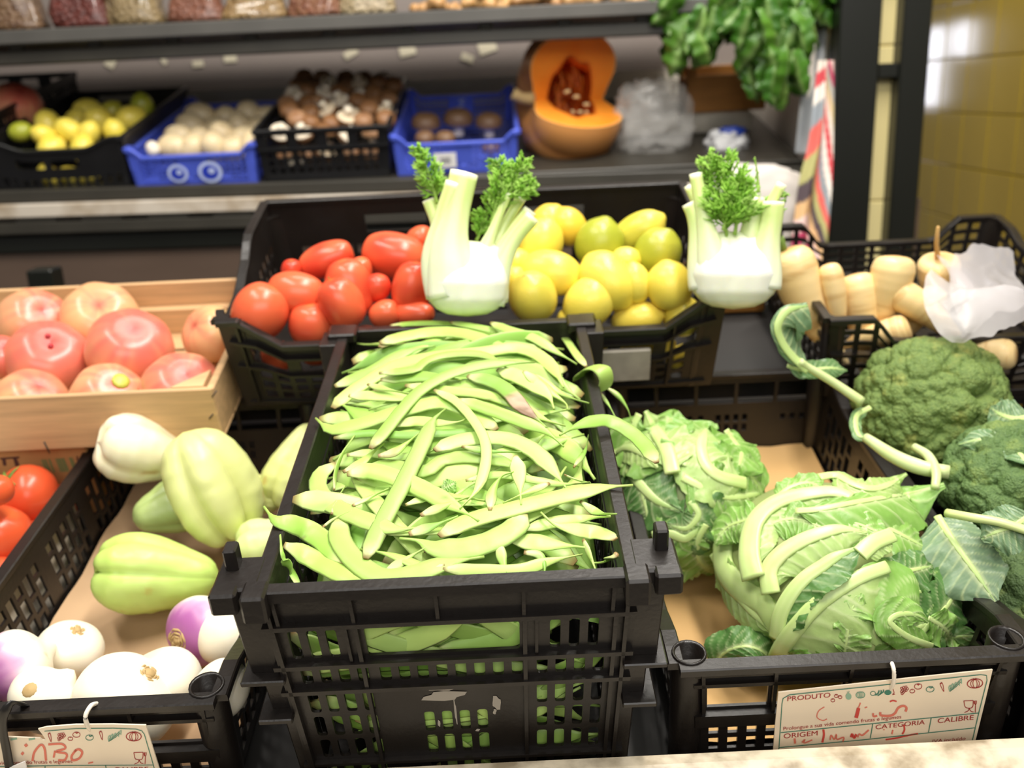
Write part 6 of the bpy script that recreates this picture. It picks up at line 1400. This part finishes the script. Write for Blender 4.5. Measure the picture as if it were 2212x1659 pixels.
for i, (pts, rib, wl, wr, tone, off, cup, ruf, lift) in enumerate([
    ([(1500, 1180), (1700, 1120), (1900, 1080), (2080, 1150)], (40, 20), 170, 170, MID_L, .98, .2, .9, 0), ([(1700, 1500), (1900, 1400), (2100, 1200), (2250, 960)], (50, 20), 190, 190, DEEP_L, 1.0, .2, .8, .12),
    ([(1560, 1000), (1720, 920), (1880, 880), (1990, 860)], (40, 16), 130, 160, DEEP_L, .98, .2, .9, .05), ([(1850, 1600), (2000, 1500), (2200, 1450), (2400, 1440)], (40, 14), 90, 120, DEEP_L, 1.04, .2, 1.0, .15),
    ([(1640, 1560), (1760, 1440), (1900, 1360), (2100, 1330)], (40, 14), 150, 160, MID_L, 1.0, .2, 1.0, .05), ([(1950, 1290), (2060, 1360), (2130, 1440), (2160, 1560)], (30, 12), 110, 120, MID_L, 1.08, .1, 1.1, .06),
    ([(1180, 420), (1400, 460), (1650, 560), (1950, 720)], (40, 20), 140, 190, MID_L, .97, .2, .7, 0), ([(680, 290), (800, 200), (950, 165), (1060, 210)], (40, 16), 90, 90, MID_L, 1.06, .1, .9, .04),
    ([(840, 400), (1000, 390), (1250, 345), (1500, 300), (1800, 250), (2080, 170)], (50, 18), 90, 290, MID_L, 1.08, .35, .5, .05), ([(1040, 120), (1180, 105), (1330, 180), (1480, 215), (1620, 180), (1770, 90)], (70, 30), 110, 90, PALE_L, 1.12, .3, .7, .05),
    ([(560, 440), (420, 480), (270, 540), (170, 680)], (30, 12), 140, 170, MID_L, 1.06, .3, .6, .02), ([(240, 640), (260, 880), (400, 1060), (580, 1180), (700, 1400)], (230, 150), 80, 120, PALE_L, .95, .4, .2, 0),
    ([(150, 760), (280, 1010), (460, 1220), (680, 1440)], (60, 60), 130, 150, PALE_L, .985, .2, .2, 0), ([(330, 1000), (500, 1180), (620, 1330), (710, 1520)], (50, 50), 130, 140, PALE_L, .96, .2, .2, 0), ([(600, 520), (760, 470), (920, 480), (1100, 560)], (24, 12), 150, 150, MID_L, 1.0, .2, .7, 0), ([(900, 440), (1150, 450), (1400, 520), (1640, 640)], (30, 14), 130, 170, MID_L, 1.02, .2, .7, 0),
    ([(640, 1090), (620, 900), (720, 760), (870, 660), (1040, 590), (1230, 550), (1440, 580)], (140, 70), 30, 300, PALE_L, 1.01, .4, .4, 0), ([(495, 960), (460, 780), (480, 560), (560, 420), (700, 320), (900, 265), (1150, 240), (1310, 290)], (175, 90), 50, 170, PALE_L, 1.06, .4, .5, .02),
    ([(1380, 760), (1500, 660), (1650, 600)], (120, 110), 60, 100, PALE_L, 1.12, .2, .4, .04),
    ([(690, 1460), (715, 1270), (800, 1100), (920, 960), (1060, 860), (1180, 780), (1400, 690)], (120, 70), 20, 180, DEEP_L, 1.06, -.3, .7, .06),
    ([(1420, 1680), (1470, 1480), (1540, 1300), (1620, 1190), (1750, 1180), (1880, 1270)], (90, 40), 290, 170, MID_L, 1.05, .3, .6, .02), ([(1980, 1530), (1800, 1460), (1680, 1380), (1630, 1310), (1720, 1260), (1860, 1270), (1950, 1330)], (50, 30), 110, 80, MID_L, 1.12, .2, .8, .03),
    ([(1250, 1600), (1280, 1400), (1300, 1240), (1400, 1090)], (20, 12), 90, 150, MID_L, 1.06, .1, 1.0, .02),
    ([(670, 1680), (740, 1520), (850, 1370), (1000, 1200), (1200, 1050), (1400, 940), (1610, 865)], (140, 90), 25, 420, PALE_L, 1.07, .35, .35, .02), ([(700, 1690), (850, 1640), (1000, 1650), (1150, 1690)], (20, 10), 70, 60, MID_L, 1.1, .1, 1.0, 0)]):
    leaf(h1, pts, rib, wl, wr, tone, c1, 80 + i, Z7, cup, ruf, off, lift=lift, scale=IV)
# a loose leaf curled on the paper at the front
lo = empty('loose_leaf', A.mat(), 'loose curled green leaf on the paper by the front rim of the right crate', 'leaf')
P = np.array([A.z(*Z7(p), z) for p, z in (((150, 1720), -.655), ((230, 1600), -.635), ((330, 1545), -.622), ((450, 1530), -.615), ((570, 1575), -.622), ((660, 1680), -.640))])
leaf(None, None, (22, 16), 150, 60, DEEP_L, lo, 130, P=P, N=np.broadcast_to(nrm(np.array([.1, -.5, .8])), P.shape), scale=IV, cup=.2, ruf=.7, tip=.5)

# ------------------------------------------------------------------ broccoli
def broccoli(c, R_, label, seed, squash=.82, cols=('#5c7638', '#7d9148', '#afa850'), nfl=64, tilt=(0, 0)):
    bm = bmesh.new(); bmesh.ops.create_icosphere(bm, subdivisions=7, radius=1); D = np.array([v.co[:] for v in bm.verts]); Fc = [[v.index for v in f.verts] for f in bm.faces]; bm.free()
    r = np.random.default_rng(seed)
    def fib(n): i = np.arange(n) + .5; z = 1 - 1.45 * i / n; a = i * 2.39996; q = np.sqrt(np.clip(1 - z * z, 0, 1)); return nrm(np.stack([q * np.cos(a), q * np.sin(a), z], 1) + r.normal(0, .085, (n, 3)))
    def near(X, cn): 
        d2 = 2 - 2 * X @ cn.T; return np.sqrt(np.maximum(d2.min(1), 0)), d2.argmin(1)
    c1_, c2_ = fib(nfl), fib(nfl * 11)
    sz = r.uniform(.75, 1.25, nfl)
    d1, i1 = near(D, c1_); d2, i2 = near(D, c2_); r1_, r2_ = 2.5 / math.sqrt(nfl), 2.5 / math.sqrt(nfl * 11)
    h = .20 * np.sqrt(np.clip(1 - (d1 / r1_) ** 2, 0, 1)) * sz[i1] + .055 * np.sqrt(np.clip(1 - (d2 / r2_) ** 2, 0, 1)) + .028 * (vnoise(D * 60, seed) - .5) + .012 * (vnoise(D * 120, seed + 1) - .5) + .10 * (fbm(D * 2.2, seed, 2) - .5)
    low = sstep(-.25, -.75, D[:, 2]); rad = (.86 + h) * (1 - .55 * low)
    V = D * rad[:, None] * R_; V[:, 2] *= squash
    k = lin(cols[0]), lin(cols[1]), lin(cols[2]); nz = fbm(D * 5, seed + 4, 3); cc = mixc(k[0], k[1], (vnoise(D * 75, seed) - .2) * 1.2); cc = mixc(cc, k[2], sstep(.52, .75, nz) * .55 * vnoise(D * 40, seed + 8)); cc = mixc(cc, lin('#c6d68c'), low)
    root = empty('broccoli', A.mat(c, RX(tilt[0]) @ RY(tilt[1])), label, 'broccoli')
    part('head', mesh('head', V, Fc, M_floret, True, cc), root, None, 'domed head of fine green buds')
    m = MB().add(*tube([(0, 0, -.45 * R_), (.03 * R_, 0, -.8 * R_), (.05 * R_, 0, -1.05 * R_)], [.34 * R_, .28 * R_, .30 * R_], 14, 8), lin('#c9d99a'))
    for j in range(7):
        a = j * .9 + seed; m.add(*tube([(0, 0, -.85 * R_), (.35 * R_ * math.cos(a), .35 * R_ * math.sin(a), -.6 * R_), (.62 * R_ * math.cos(a), .62 * R_ * math.sin(a), -.25 * R_)], [.16 * R_, .13 * R_, .12 * R_], 9, 8), lin('#c4d592'))
    part('stem', m.mesh('stem', M_rib), root, None, 'pale green branching stem')
    return root
broccoli((.490, .968, -.545), .080, 'largest domed broccoli head at the back of its crate', 1, .86, tilt=(.25, -.1))
broccoli((.512, .815, -.562), .066, 'broccoli head with a pale yellow side, cut by the right edge', 2, .84, ('#4c6a36', '#688446', '#9cae58'), 52, tilt=(.3, -.25))
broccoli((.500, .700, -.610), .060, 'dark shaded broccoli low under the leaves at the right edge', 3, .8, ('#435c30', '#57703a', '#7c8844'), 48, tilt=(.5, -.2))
def broc_leaf(pts, rib, wl, wr, tone, label, seed, nv=(0, -.4, .9), grey=.45, cup=.2, ruf=.6, tip=.15):
    root = empty('broccoli_leaf', A.mat(), label, 'leaf'); P = np.array([A.dep(x, y, t) for x, y, t in pts]); leaf(None, None, rib, wl, wr, tone, root, seed, P=P, N=np.broadcast_to(nrm(np.array(nv, float)), P.shape), cup=cup, ruf=ruf, grey=grey, tip=tip)
broc_leaf([(1745, 800, 1.045), (1712, 770, 1.04), (1690, 740, 1.035), (1680, 705, 1.03), (1700, 672, 1.03), (1745, 660, 1.035)], (16, 14), 12, 62, DEEP_L, 'curled grey green broccoli leaf arching over the back corner of the crates', 150, (.15, -.75, .6), .5, .5, .8, .7)
broc_leaf([(1700, 790, 1.06), (1735, 800, 1.06), (1790, 795, 1.07), (1830, 800, 1.08)], (8, 4), 20, 16, DEEP_L, 'small dark leaf under the long stalk by the parsnip crate', 151, (0, -.6, .8), .2)
broc_leaf([(2025, 1115, .90), (2060, 1170, .87), (2110, 1240, .85), (2150, 1300, .84)], (14, 5), 50, 62, DEEP_L, 'broad grey green leaf hanging along the rim between the two right crates', 152, (-.35, -.45, .8), .7)
broc_leaf([(2230, 1110, .84), (2190, 1135, .84), (2150, 1150, .84), (2120, 1165, .845)], (10, 4), 40, 36, DEEP_L, 'dark blue green leaf folded over the lowest broccoli', 153, (0, -.6, .8), .5)
broc_leaf([(2230, 900, 1.0), (2195, 905, 1.0), (2160, 895, 1.0), (2140, 880, 1.0)], (12, 5), 36, 36, DEEP_L, 'grey green leaf behind the largest broccoli at the right edge', 154, (0, -.6, .8), .5)
for pts, rr, lb in (([(1870, 945, 1.02), (1930, 985, .985), (1990, 1010, .96), (2050, 1020, .95)], [.005, .007, .008, .007], 'thick pale broccoli stalk below the largest head'), ([(1975, 965, .99), (2005, 985, .97), (2022, 1020, .945), (2020, 1055, .93)], [.004, .005, .005, .004], 'thin curved pale stalk between the cauliflower and the broccoli'),
                    ([(1862, 868, 1.05), (1800, 826, 1.05), (1745, 793, 1.045), (1728, 780, 1.04)], [.0055, .0048, .0045, .004], 'long bare stalk slanting from the back corner to the largest broccoli')):
    P = spl(np.array([A.dep(*p) for p in pts]), 20); V, Fc = tube(P, rr, 12); put('broccoli_stalk', mesh('stalk', V, Fc, M_rib, True, mixc(lin('#c4d78a'), lin('#dbe6b2'), fbm(V * 50, 2))), A.mat(), lb, 'stalk')
broc_leaf([(2230, 1010, .92), (2180, 960, .96), (2120, 950, .97), (2070, 960, .98)], (10, 6), 22, 22, DEEP_L, 'dark leaf edge between the two upper broccoli heads', 157, (0, -.6, .8), .3)
P = np.array([A.dep(*p) for p in ((2045, 1108, .87), (2100, 1118, .85), (2160, 1128, .84), (2230, 1150, .83))]); V, Fc = sweep(spl(P, 14), (0, 0, 1), .0045, .004, 10)
put('broccoli_stalk', mesh('stalk', V, Fc, M_rib, True, mixc(lin('#c2d67e'), lin('#dde8a8'), fbm(V * 60, 1))), A.mat(), 'smooth yellow green stalk crossing under the right broccoli', 'stalk')
# pale stalk loop by the side lattice
broc_leaf([(1880, 880, 1.06), (1850, 900, 1.05), (1855, 940, 1.03), (1885, 945, 1.02)], (10, 8), 10, 10, DEEP_L, 'small bent leaf stalk left of the largest broccoli', 158, (0, -.6, .8), .2)
# scrap of leaf on the beans
sl = empty('leaf_scrap', A.mat(), 'small torn leaf scrap on top of the bean heap', 'leaf')
P = np.array([A.dep(x, y, t) for x, y, t in ((952, 1058, .80), (968, 1050, .795), (985, 1042, .797))]); leaf(None, None, None, 16, 16, MID_L, sl, 170, P=P, N=np.broadcast_to(nrm(np.array([0, -.5, .85])), P.shape), ruf=.9)
# ------------------------------------------------------------------ price cards tied to the front crates
M_cardw = mk('cream_price_card', '#efdfc6', .45); M_gl = mk('card_green_print', '#3d7d68', .6); M_rd = mk('card_red_print', '#a3302f', .6); M_hand = mk('faded_red_marker', '#dc7a66', .7); M_handd = mk('red_marker', '#cf4a40', .7); M_pg = mk('card_pale_green_print', '#8fb39a', .6)
M_tie = mk('white_string', '#efe6d6', .7); M_btie = mk('black_cable_tie', '#1c1a19', .35)
class Card:
    def __init__(s, y, conv, label, outline):
        s.y, s.cv = y, conv
        O = s.pt(outline[0]); s.root = empty('price_card', A.mat(O), label, 'sign'); s.O = O
        V = [s.pt(p, 0) - O for p in outline]; n = len(V); V += [v + np.array([0, .0012, 0]) for v in V]
        part('card', mesh('card', V, [tuple(range(n)), tuple(range(2 * n - 1, n - 1, -1))] + [(i, n + i, n + (i + 1) % n, (i + 1) % n) for i in range(n)], M_cardw, False), s.root)
    def pt(s, p, o=0.0): return A.y(*s.cv(p), s.y + o)
    def stroke(s, m, pts, w, closed=False, sm=True, o=-.0004):
        P = np.array(pts, float); P = np.vstack([P, P[:1]]) if closed else P
        if sm and len(P) > 2: P = spl(P, max(12, 5 * len(P)))
        d = nrm(np.gradient(P, axis=0)); nn = np.stack([-d[:, 1], d[:, 0]], 1) * w / 2
        V = [s.pt(q, o) - s.O for q in np.vstack([P + nn, P - nn])]; n = len(P)
        m.add(np.array(V), [(i, i + 1, n + i + 1, n + i) for i in range(n - 1)])
    def fill(s, m, pts, o=-.0004): m.add(np.array([s.pt(q, o) - s.O for q in pts]), [tuple(range(len(pts)))])
    def put(s, name, m, mat, label=None): part(name, m.mesh(name, mat, False), s.root, None, label)
    def puts(s, name, m, mat):
        for V in m.V:
            n = len(V) // 2; part(name, mesh(name, V, [(i, i + 1, n + i + 1, n + i) for i in range(n - 1)], mat, False), s.root)
    def text(s, txt, p0, p1, mat, ysc=1.0):
        a, b = s.pt(p0, -.0005), s.pt(p1, -.0005); c = bpy.data.curves.new('lettering', 'FONT'); c.body = txt; c.size = 1; c.materials.append(mat)
        t_ = link(bpy.data.objects.new('lettering', c)); bpy.context.view_layer.update(); wd = max(t_.dimensions.x, 1e-3)
        me = bpy.data.meshes.new_from_object(t_.evaluated_get(bpy.context.evaluated_depsgraph_get())); bpy.data.objects.remove(t_); o = part('lettering', me, s.root)
        x = (b - a) / wd; ln = np.linalg.norm(x); z = np.cross(nrm(x), np.array([0, 1.0, 0])); z = -z if z[2] < 0 else z; yv = z * ln * ysc
        k = a - s.O; nv = np.array([0, -1.0, 0]) * ln
        o.matrix_basis = Matrix(((x[0], yv[0], nv[0], k[0]), (x[1], yv[1], nv[1], k[1]), (x[2], yv[2], nv[2], k[2]), (0, 0, 0, 1)))
        return o
def circ(cx, cy, rx, ry, n=10, a0=0): return [(cx + rx * math.cos(t), cy + ry * math.sin(t)) for t in (np.arange(n) / n * 2 * PI + a0)]
def icons(K, at, sc, ang, which):
    """the row of little vegetable drawings, printed red and green"""
    ca, sa = math.cos(ang), math.sin(ang)
    def tr(pts, c): return [(c[0] + sc * (x * ca - y * sa), c[1] + sc * (x * sa + y * ca)) for x, y in pts]
    w = 6 * sc
    for kind, c in zip(which, at):
        R_, G_, PG = MB(), MB(), MB()
        S_ = lambda m, pts, cl=True, ww=w: K.stroke(m, tr(pts, c), ww, cl)
        if kind == 'tom3':
            for q in ((0, -14, 18), (36, 0, 17), (-36, 24, 18)): S_(R_, circ(q[0], q[1], q[2], q[2] * .85)); S_(R_, [(q[0] - 8, q[1] - 14), (q[0], q[1] - 8), (q[0] + 8, q[1] - 16)], False)
        elif kind == 'pine': K.fill(PG, tr(circ(0, 8, 28, 32, 14), c)); S_(PG, [(-10, -40), (0, -24), (12, -44)], False)
        elif kind == 'melon':
            for q in (-26, -10, 8, 26): S_(PG, circ(q * .8, 0, 16, 28))
            S_(PG, circ(0, 0, 44, 30))
        elif kind == 'peas': S_(G_, circ(-40, 0, 24, 20)); S_(G_, [(-20, 20), (10, 0), (20, -24)], False, w * 2); S_(G_, [(0, 26), (34, 6), (40, -24)], False, w * 2); S_(G_, [(30, 10), (60, -8), (64, -28)], False, w * 2)
        elif kind == 'apple': K.fill(G_, tr(circ(0, 0, 34, 24, 14), c)); S_(R_, [(52, -30), (58, 8), (44, 30)], False); S_(R_, [(40, 20), (66, 24)], False)
        elif kind == 'grape':
            for i, (x, y) in enumerate([(-22, -18), (0, -24), (22, -26), (34, -8), (10, -8), (-12, 0), (4, 12), (20, 6), (-8, 22), (-20, 34), (-26, 14)]): S_(R_, circ(x, y, 10, 10, 8))
        elif kind == 'two': S_(R_, circ(18, -14, 36, 26)); S_(R_, circ(-42, 26, 24, 17)); S_(R_, [(10, -38), (20, -28), (32, -36)], False, w * 1.6); S_(R_, [(-48, 10), (-40, 18)], False)
        elif kind == 'round': S_(G_, circ(0, 0, 38, 26)); S_(G_, [(-6, -20), (10, -12), (28, -24)], False, w * 1.6)
        elif kind == 'carrot': S_(R_, [(-18, -34), (2, -40), (10, -20), (14, 30), (12, 44), (-4, 10)]); S_(R_, [(-10, -30), (0, -46)], False, w * 1.5)
        elif kind == 'lettuce':
            for q in ((-56, 44), (-30, 30), (0, 20), (30, 8), (52, -10)): S_(PG, [(-60, 44), (q[0] - 10, q[1] - 36), (q[0] + 8, q[1] - 56), (q[0] + 6, q[1] - 10)], False, w * 1.5)
            S_(G_, [(-62, 46), (-10, 14), (52, -36)], False)
        elif kind == 'pump':
            S_(R_, circ(0, 0, 74, 44, 14), True, w * 1.4)
            for q in (20, 42): S_(R_, circ(0, 2, q, 40, 12))
            S_(R_, [(-16, -48), (0, -36), (16, -50)], False, w * 1.6)
        allm = [(m, mt) for m, mt in ((R_, M_rd), (G_, M_gl), (PG, M_pg)) if m.n]
        V = np.concatenate([np.concatenate(m.V) for m, _ in allm]); Fc, mi, k = [], [], 0
        for j, (m, _) in enumerate(allm): Fc += [[i + k for i in f] for f in m.F]; mi += [j] * len(m.F); k += m.n
        part('printed_drawing', mesh('drawing', V, Fc, None, False, mats=[mt for _, mt in allm], midx=mi), K.root)
def goblet(K, p, s):
    m = MB(); x, y = p
    for pl in ([(-1, -.9), (-.8, 0), (-.4, .2), (.1, .2), (.4, -.1), (.45, -.95)], [(-1, -.9), (-.3, -.92), (.45, -.95)], [(-.2, .2), (-.3, .6), (-.9, .9)], [(-.2, .2), (.1, .7), (.5, .8)], [(.75, -.95), (.72, -.5), (.8, -.3), (.75, .9)], [(.95, -.95), (.92, -.5), (.8, -.35)], [(.6, -.9), (.62, -.5), (.8, -.35)]):
        K.stroke(m, [(x + s * a, y + s * b) for a, b in pl], s * .11)
    K.put('glass_and_fork', m, M_rd)
# right card, for the cauliflower
ZT = lambda p: (1660 + p[0] / 4.424, 1430 + p[1] / 4.424)
K = Card(.5700, ZT, 'cream price card printed PRODUTO tied to the front of the cauliflower crate', [(95, 292), (700, 226), (1400, 150), (2143, 74), (2060, 420), (1972, 780), (1930, 960), (1000, 960), (35, 985), (62, 620)])
m = MB(); L5 = 8
K.stroke(m, [(95, 905), (130, 400), (140, 350), (200, 315), (700, 262), (1400, 190), (2030, 122), (2085, 130), (2090, 175), (2010, 490), (1945, 770)], L5, sm=False)
for pl in ([(118, 676), (1000, 590), (2008, 488)], [(104, 818), (900, 745), (1972, 630)], [(998, 592), (974, 728)], [(1556, 536), (1530, 672)]): K.stroke(m, pl, L5, sm=False)
K.puts('printed_line', m, M_gl)
K.text('PRODUTO', (175, 376), (585, 338), M_rd); K.text('Prolongue a sua vida comendo frutas e legumes', (140, 655), (1265, 540), M_rd, 1.15); K.text('ORIGEM', (142, 732), (465, 702), M_rd)
K.text('CATEGORIA', (1020, 645), (1490, 596), M_rd); K.text('CALIBRE', (1612, 586), (1955, 552), M_rd); K.text('IVA.incluído', (1562, 775), (1878, 745), M_rd)
icons(K, [(650, 340), (765, 322), (880, 316), (1040, 298), (1142, 292), (1296, 268), (1415, 250), (1546, 262), (1660, 240), (1790, 232), (1975, 206)], 1.0, -.09, ['tom3', 'pine', 'melon', 'peas', 'apple', 'grape', 'two', 'round', 'carrot', 'lettuce', 'pump'])
goblet(K, (1930, 428), 62)
m = MB(); m2 = MB()
for pl, wv in (([(535, 430), (480, 470), (465, 530), (520, 560), (560, 545)], 9), ([(1000, 490), (1005, 520), (1040, 515)], 18), ([(1070, 480), (1075, 510), (1160, 515), (1210, 490), (1240, 440), (1290, 420), (1320, 440), (1310, 475)], 22), ([(880, 390), (860, 440)], 12), ([(920, 440), (945, 430)], 10), ([(250, 730), (255, 780)], 20), ([(320, 770), (350, 740), (340, 775), (420, 745)], 12), ([(590, 745), (600, 700), (630, 740), (650, 690), (655, 740), (720, 720), (710, 765)], 14), ([(850, 720), (870, 690), (900, 700), (960, 650)], 16), ([(1180, 690), (1190, 650)], 14), ([(1100, 650), (1110, 645)], 12)): K.stroke(m, pl, wv)
for pl, wv in (([(862, 440), (850, 490), (838, 535)], 34), ([(1160, 380), (1190, 370), (1225, 378)], 14), ([(525, 645), (530, 700), (515, 770)], 20), ([(790, 720), (800, 690), (820, 725), (840, 690)], 22), ([(1295, 600), (1300, 650), (1280, 690)], 16), ([(1120, 742), (1220, 728), (1320, 705), (1430, 685)], 15), ([(560, 858), (660, 840), (755, 826), (745, 850)], 18), ([(1435, 796), (1480, 780)], 12)): K.stroke(m2, pl, wv)
K.puts('marker_stroke', m, M_hand); K.puts('marker_stroke', m2, M_handd)
def tie(name, pts, r, mat, label, dep):
    P = spl(np.array([A.y(*q, dep + dy) for *q, dy in pts]), 24); put(name, mesh('tie', *tube(P, r, 8), mat), A.mat(), label, 'tie')
tie('string_tie', [(1918, 1421, .012), (1926, 1432, .002), (1931, 1450, -.004), (1930, 1475, -.004), (1922, 1490, 0)], .0017, M_tie, 'white string holding the price card on the cauliflower crate', .5715)
# left card, torn, for the turnips
ZU = lambda p: (p[0] / 6.144, 1500 + p[1] / 6.144)
K = Card(.5560, ZU, 'torn cream price card hanging on the turnip crate at lower left', [(-300, 560), (100, 565), (530, 582), (560, 608), (615, 612), (560, 530), (505, 460), (620, 432), (1000, 402), (1500, 398), (1935, 410), (2110, 977), (2180, 1200), (-300, 1260)])
m = MB(); K.stroke(m, [(590, 490), (1000, 455), (1500, 450), (1800, 462), (1880, 485), (1915, 530), (2035, 940), (2100, 1180)], 10, sm=False)
for pl in ([(-200, 960), (900, 945), (2035, 938)], [(598, 948), (590, 1150)], [(1400, 942), (1440, 1150)]): K.stroke(m, pl, 10, sm=False)
K.puts('printed_line', m, M_gl)
K.text('a vida comendo frutas e legumes', (-60, 935), (960, 910), M_rd, 1.2); K.text('CATEGORIA', (680, 1040), (1290, 1030), M_rd); K.text('CALIBRE', (1520, 1030), (1975, 1022), M_rd)
icons(K, [(660, 570), (810, 560), (990, 555), (1188, 575), (1340, 545), (1525, 565), (1775, 560)], 1.35, .0, ['carrot', 'grape', 'two', 'round', 'carrot', 'lettuce', 'pump'])
goblet(K, (1860, 850), 85)
m = MB()
for pl, wv in (([(60, 870), (150, 820)], 26), ([(330, 690), (360, 665)], 40), ([(285, 800), (310, 770)], 34), ([(430, 885), (455, 770), (540, 670), (590, 720), (610, 880)], 30), ([(640, 665), (820, 660), (865, 720), (740, 760), (880, 790), (860, 870), (770, 875)], 28), ([(710, 840), (730, 750)], 26), ([(1010, 735), (950, 820), (965, 875), (1050, 850), (1090, 770), (1040, 730), (985, 760)], 30), ([(1170, 915), (1235, 900)], 18)): K.stroke(m, pl, wv)
K.puts('marker_stroke', m, M_hand)
m = MB(); 
for q in ((440, 600), (200, 600)): K.stroke(m, [(q[0] - 60, q[1]), (q[0], q[1] - 10), (q[0] + 25, q[1] - 15)], 26)
K.puts('marker_stroke', m, M_pg)
tie('string_tie', [(210, 1520, .012), (197, 1524, .003), (185, 1545, -.004), (187, 1562, -.004), (195, 1576, 0)], .0018, M_tie, 'white string holding the torn card on the turnip crate', .5575)
P = np.array([A.y(x, y, .5575 + d) for x, y, d in ((56, 1526, .012), (38, 1518, .004), (20, 1524, -.004), (6, 1550, -.006), (6, 1580, -.006), (14, 1620, -.006), (24, 1680, -.006))])
put('cable_tie', mesh('tie', *sweep(spl(P, 24), (0, -1, .1), .0038, .0012, 8), M_btie), A.mat(), 'black plastic band looped over the rim at the lower left corner', 'tie')
V = np.array([A.y(x, y, .5500) for x, y in ((20, 1659), (54, 1645), (58, 1662), (60, 1700), (10, 1700))]); n = 5; V = np.vstack([V, V + np.array([0, .001, 0])])
put('paper_scrap', mesh('scrap', V, [tuple(range(n)), tuple(range(2 * n - 1, n - 1, -1))] + [(i, n + i, n + (i + 1) % n, (i + 1) % n) for i in range(n)], M_stk, False), A.mat(), 'white paper corner poking up before the torn price card', 'paper')
# light label panel behind the front of the lemon crate
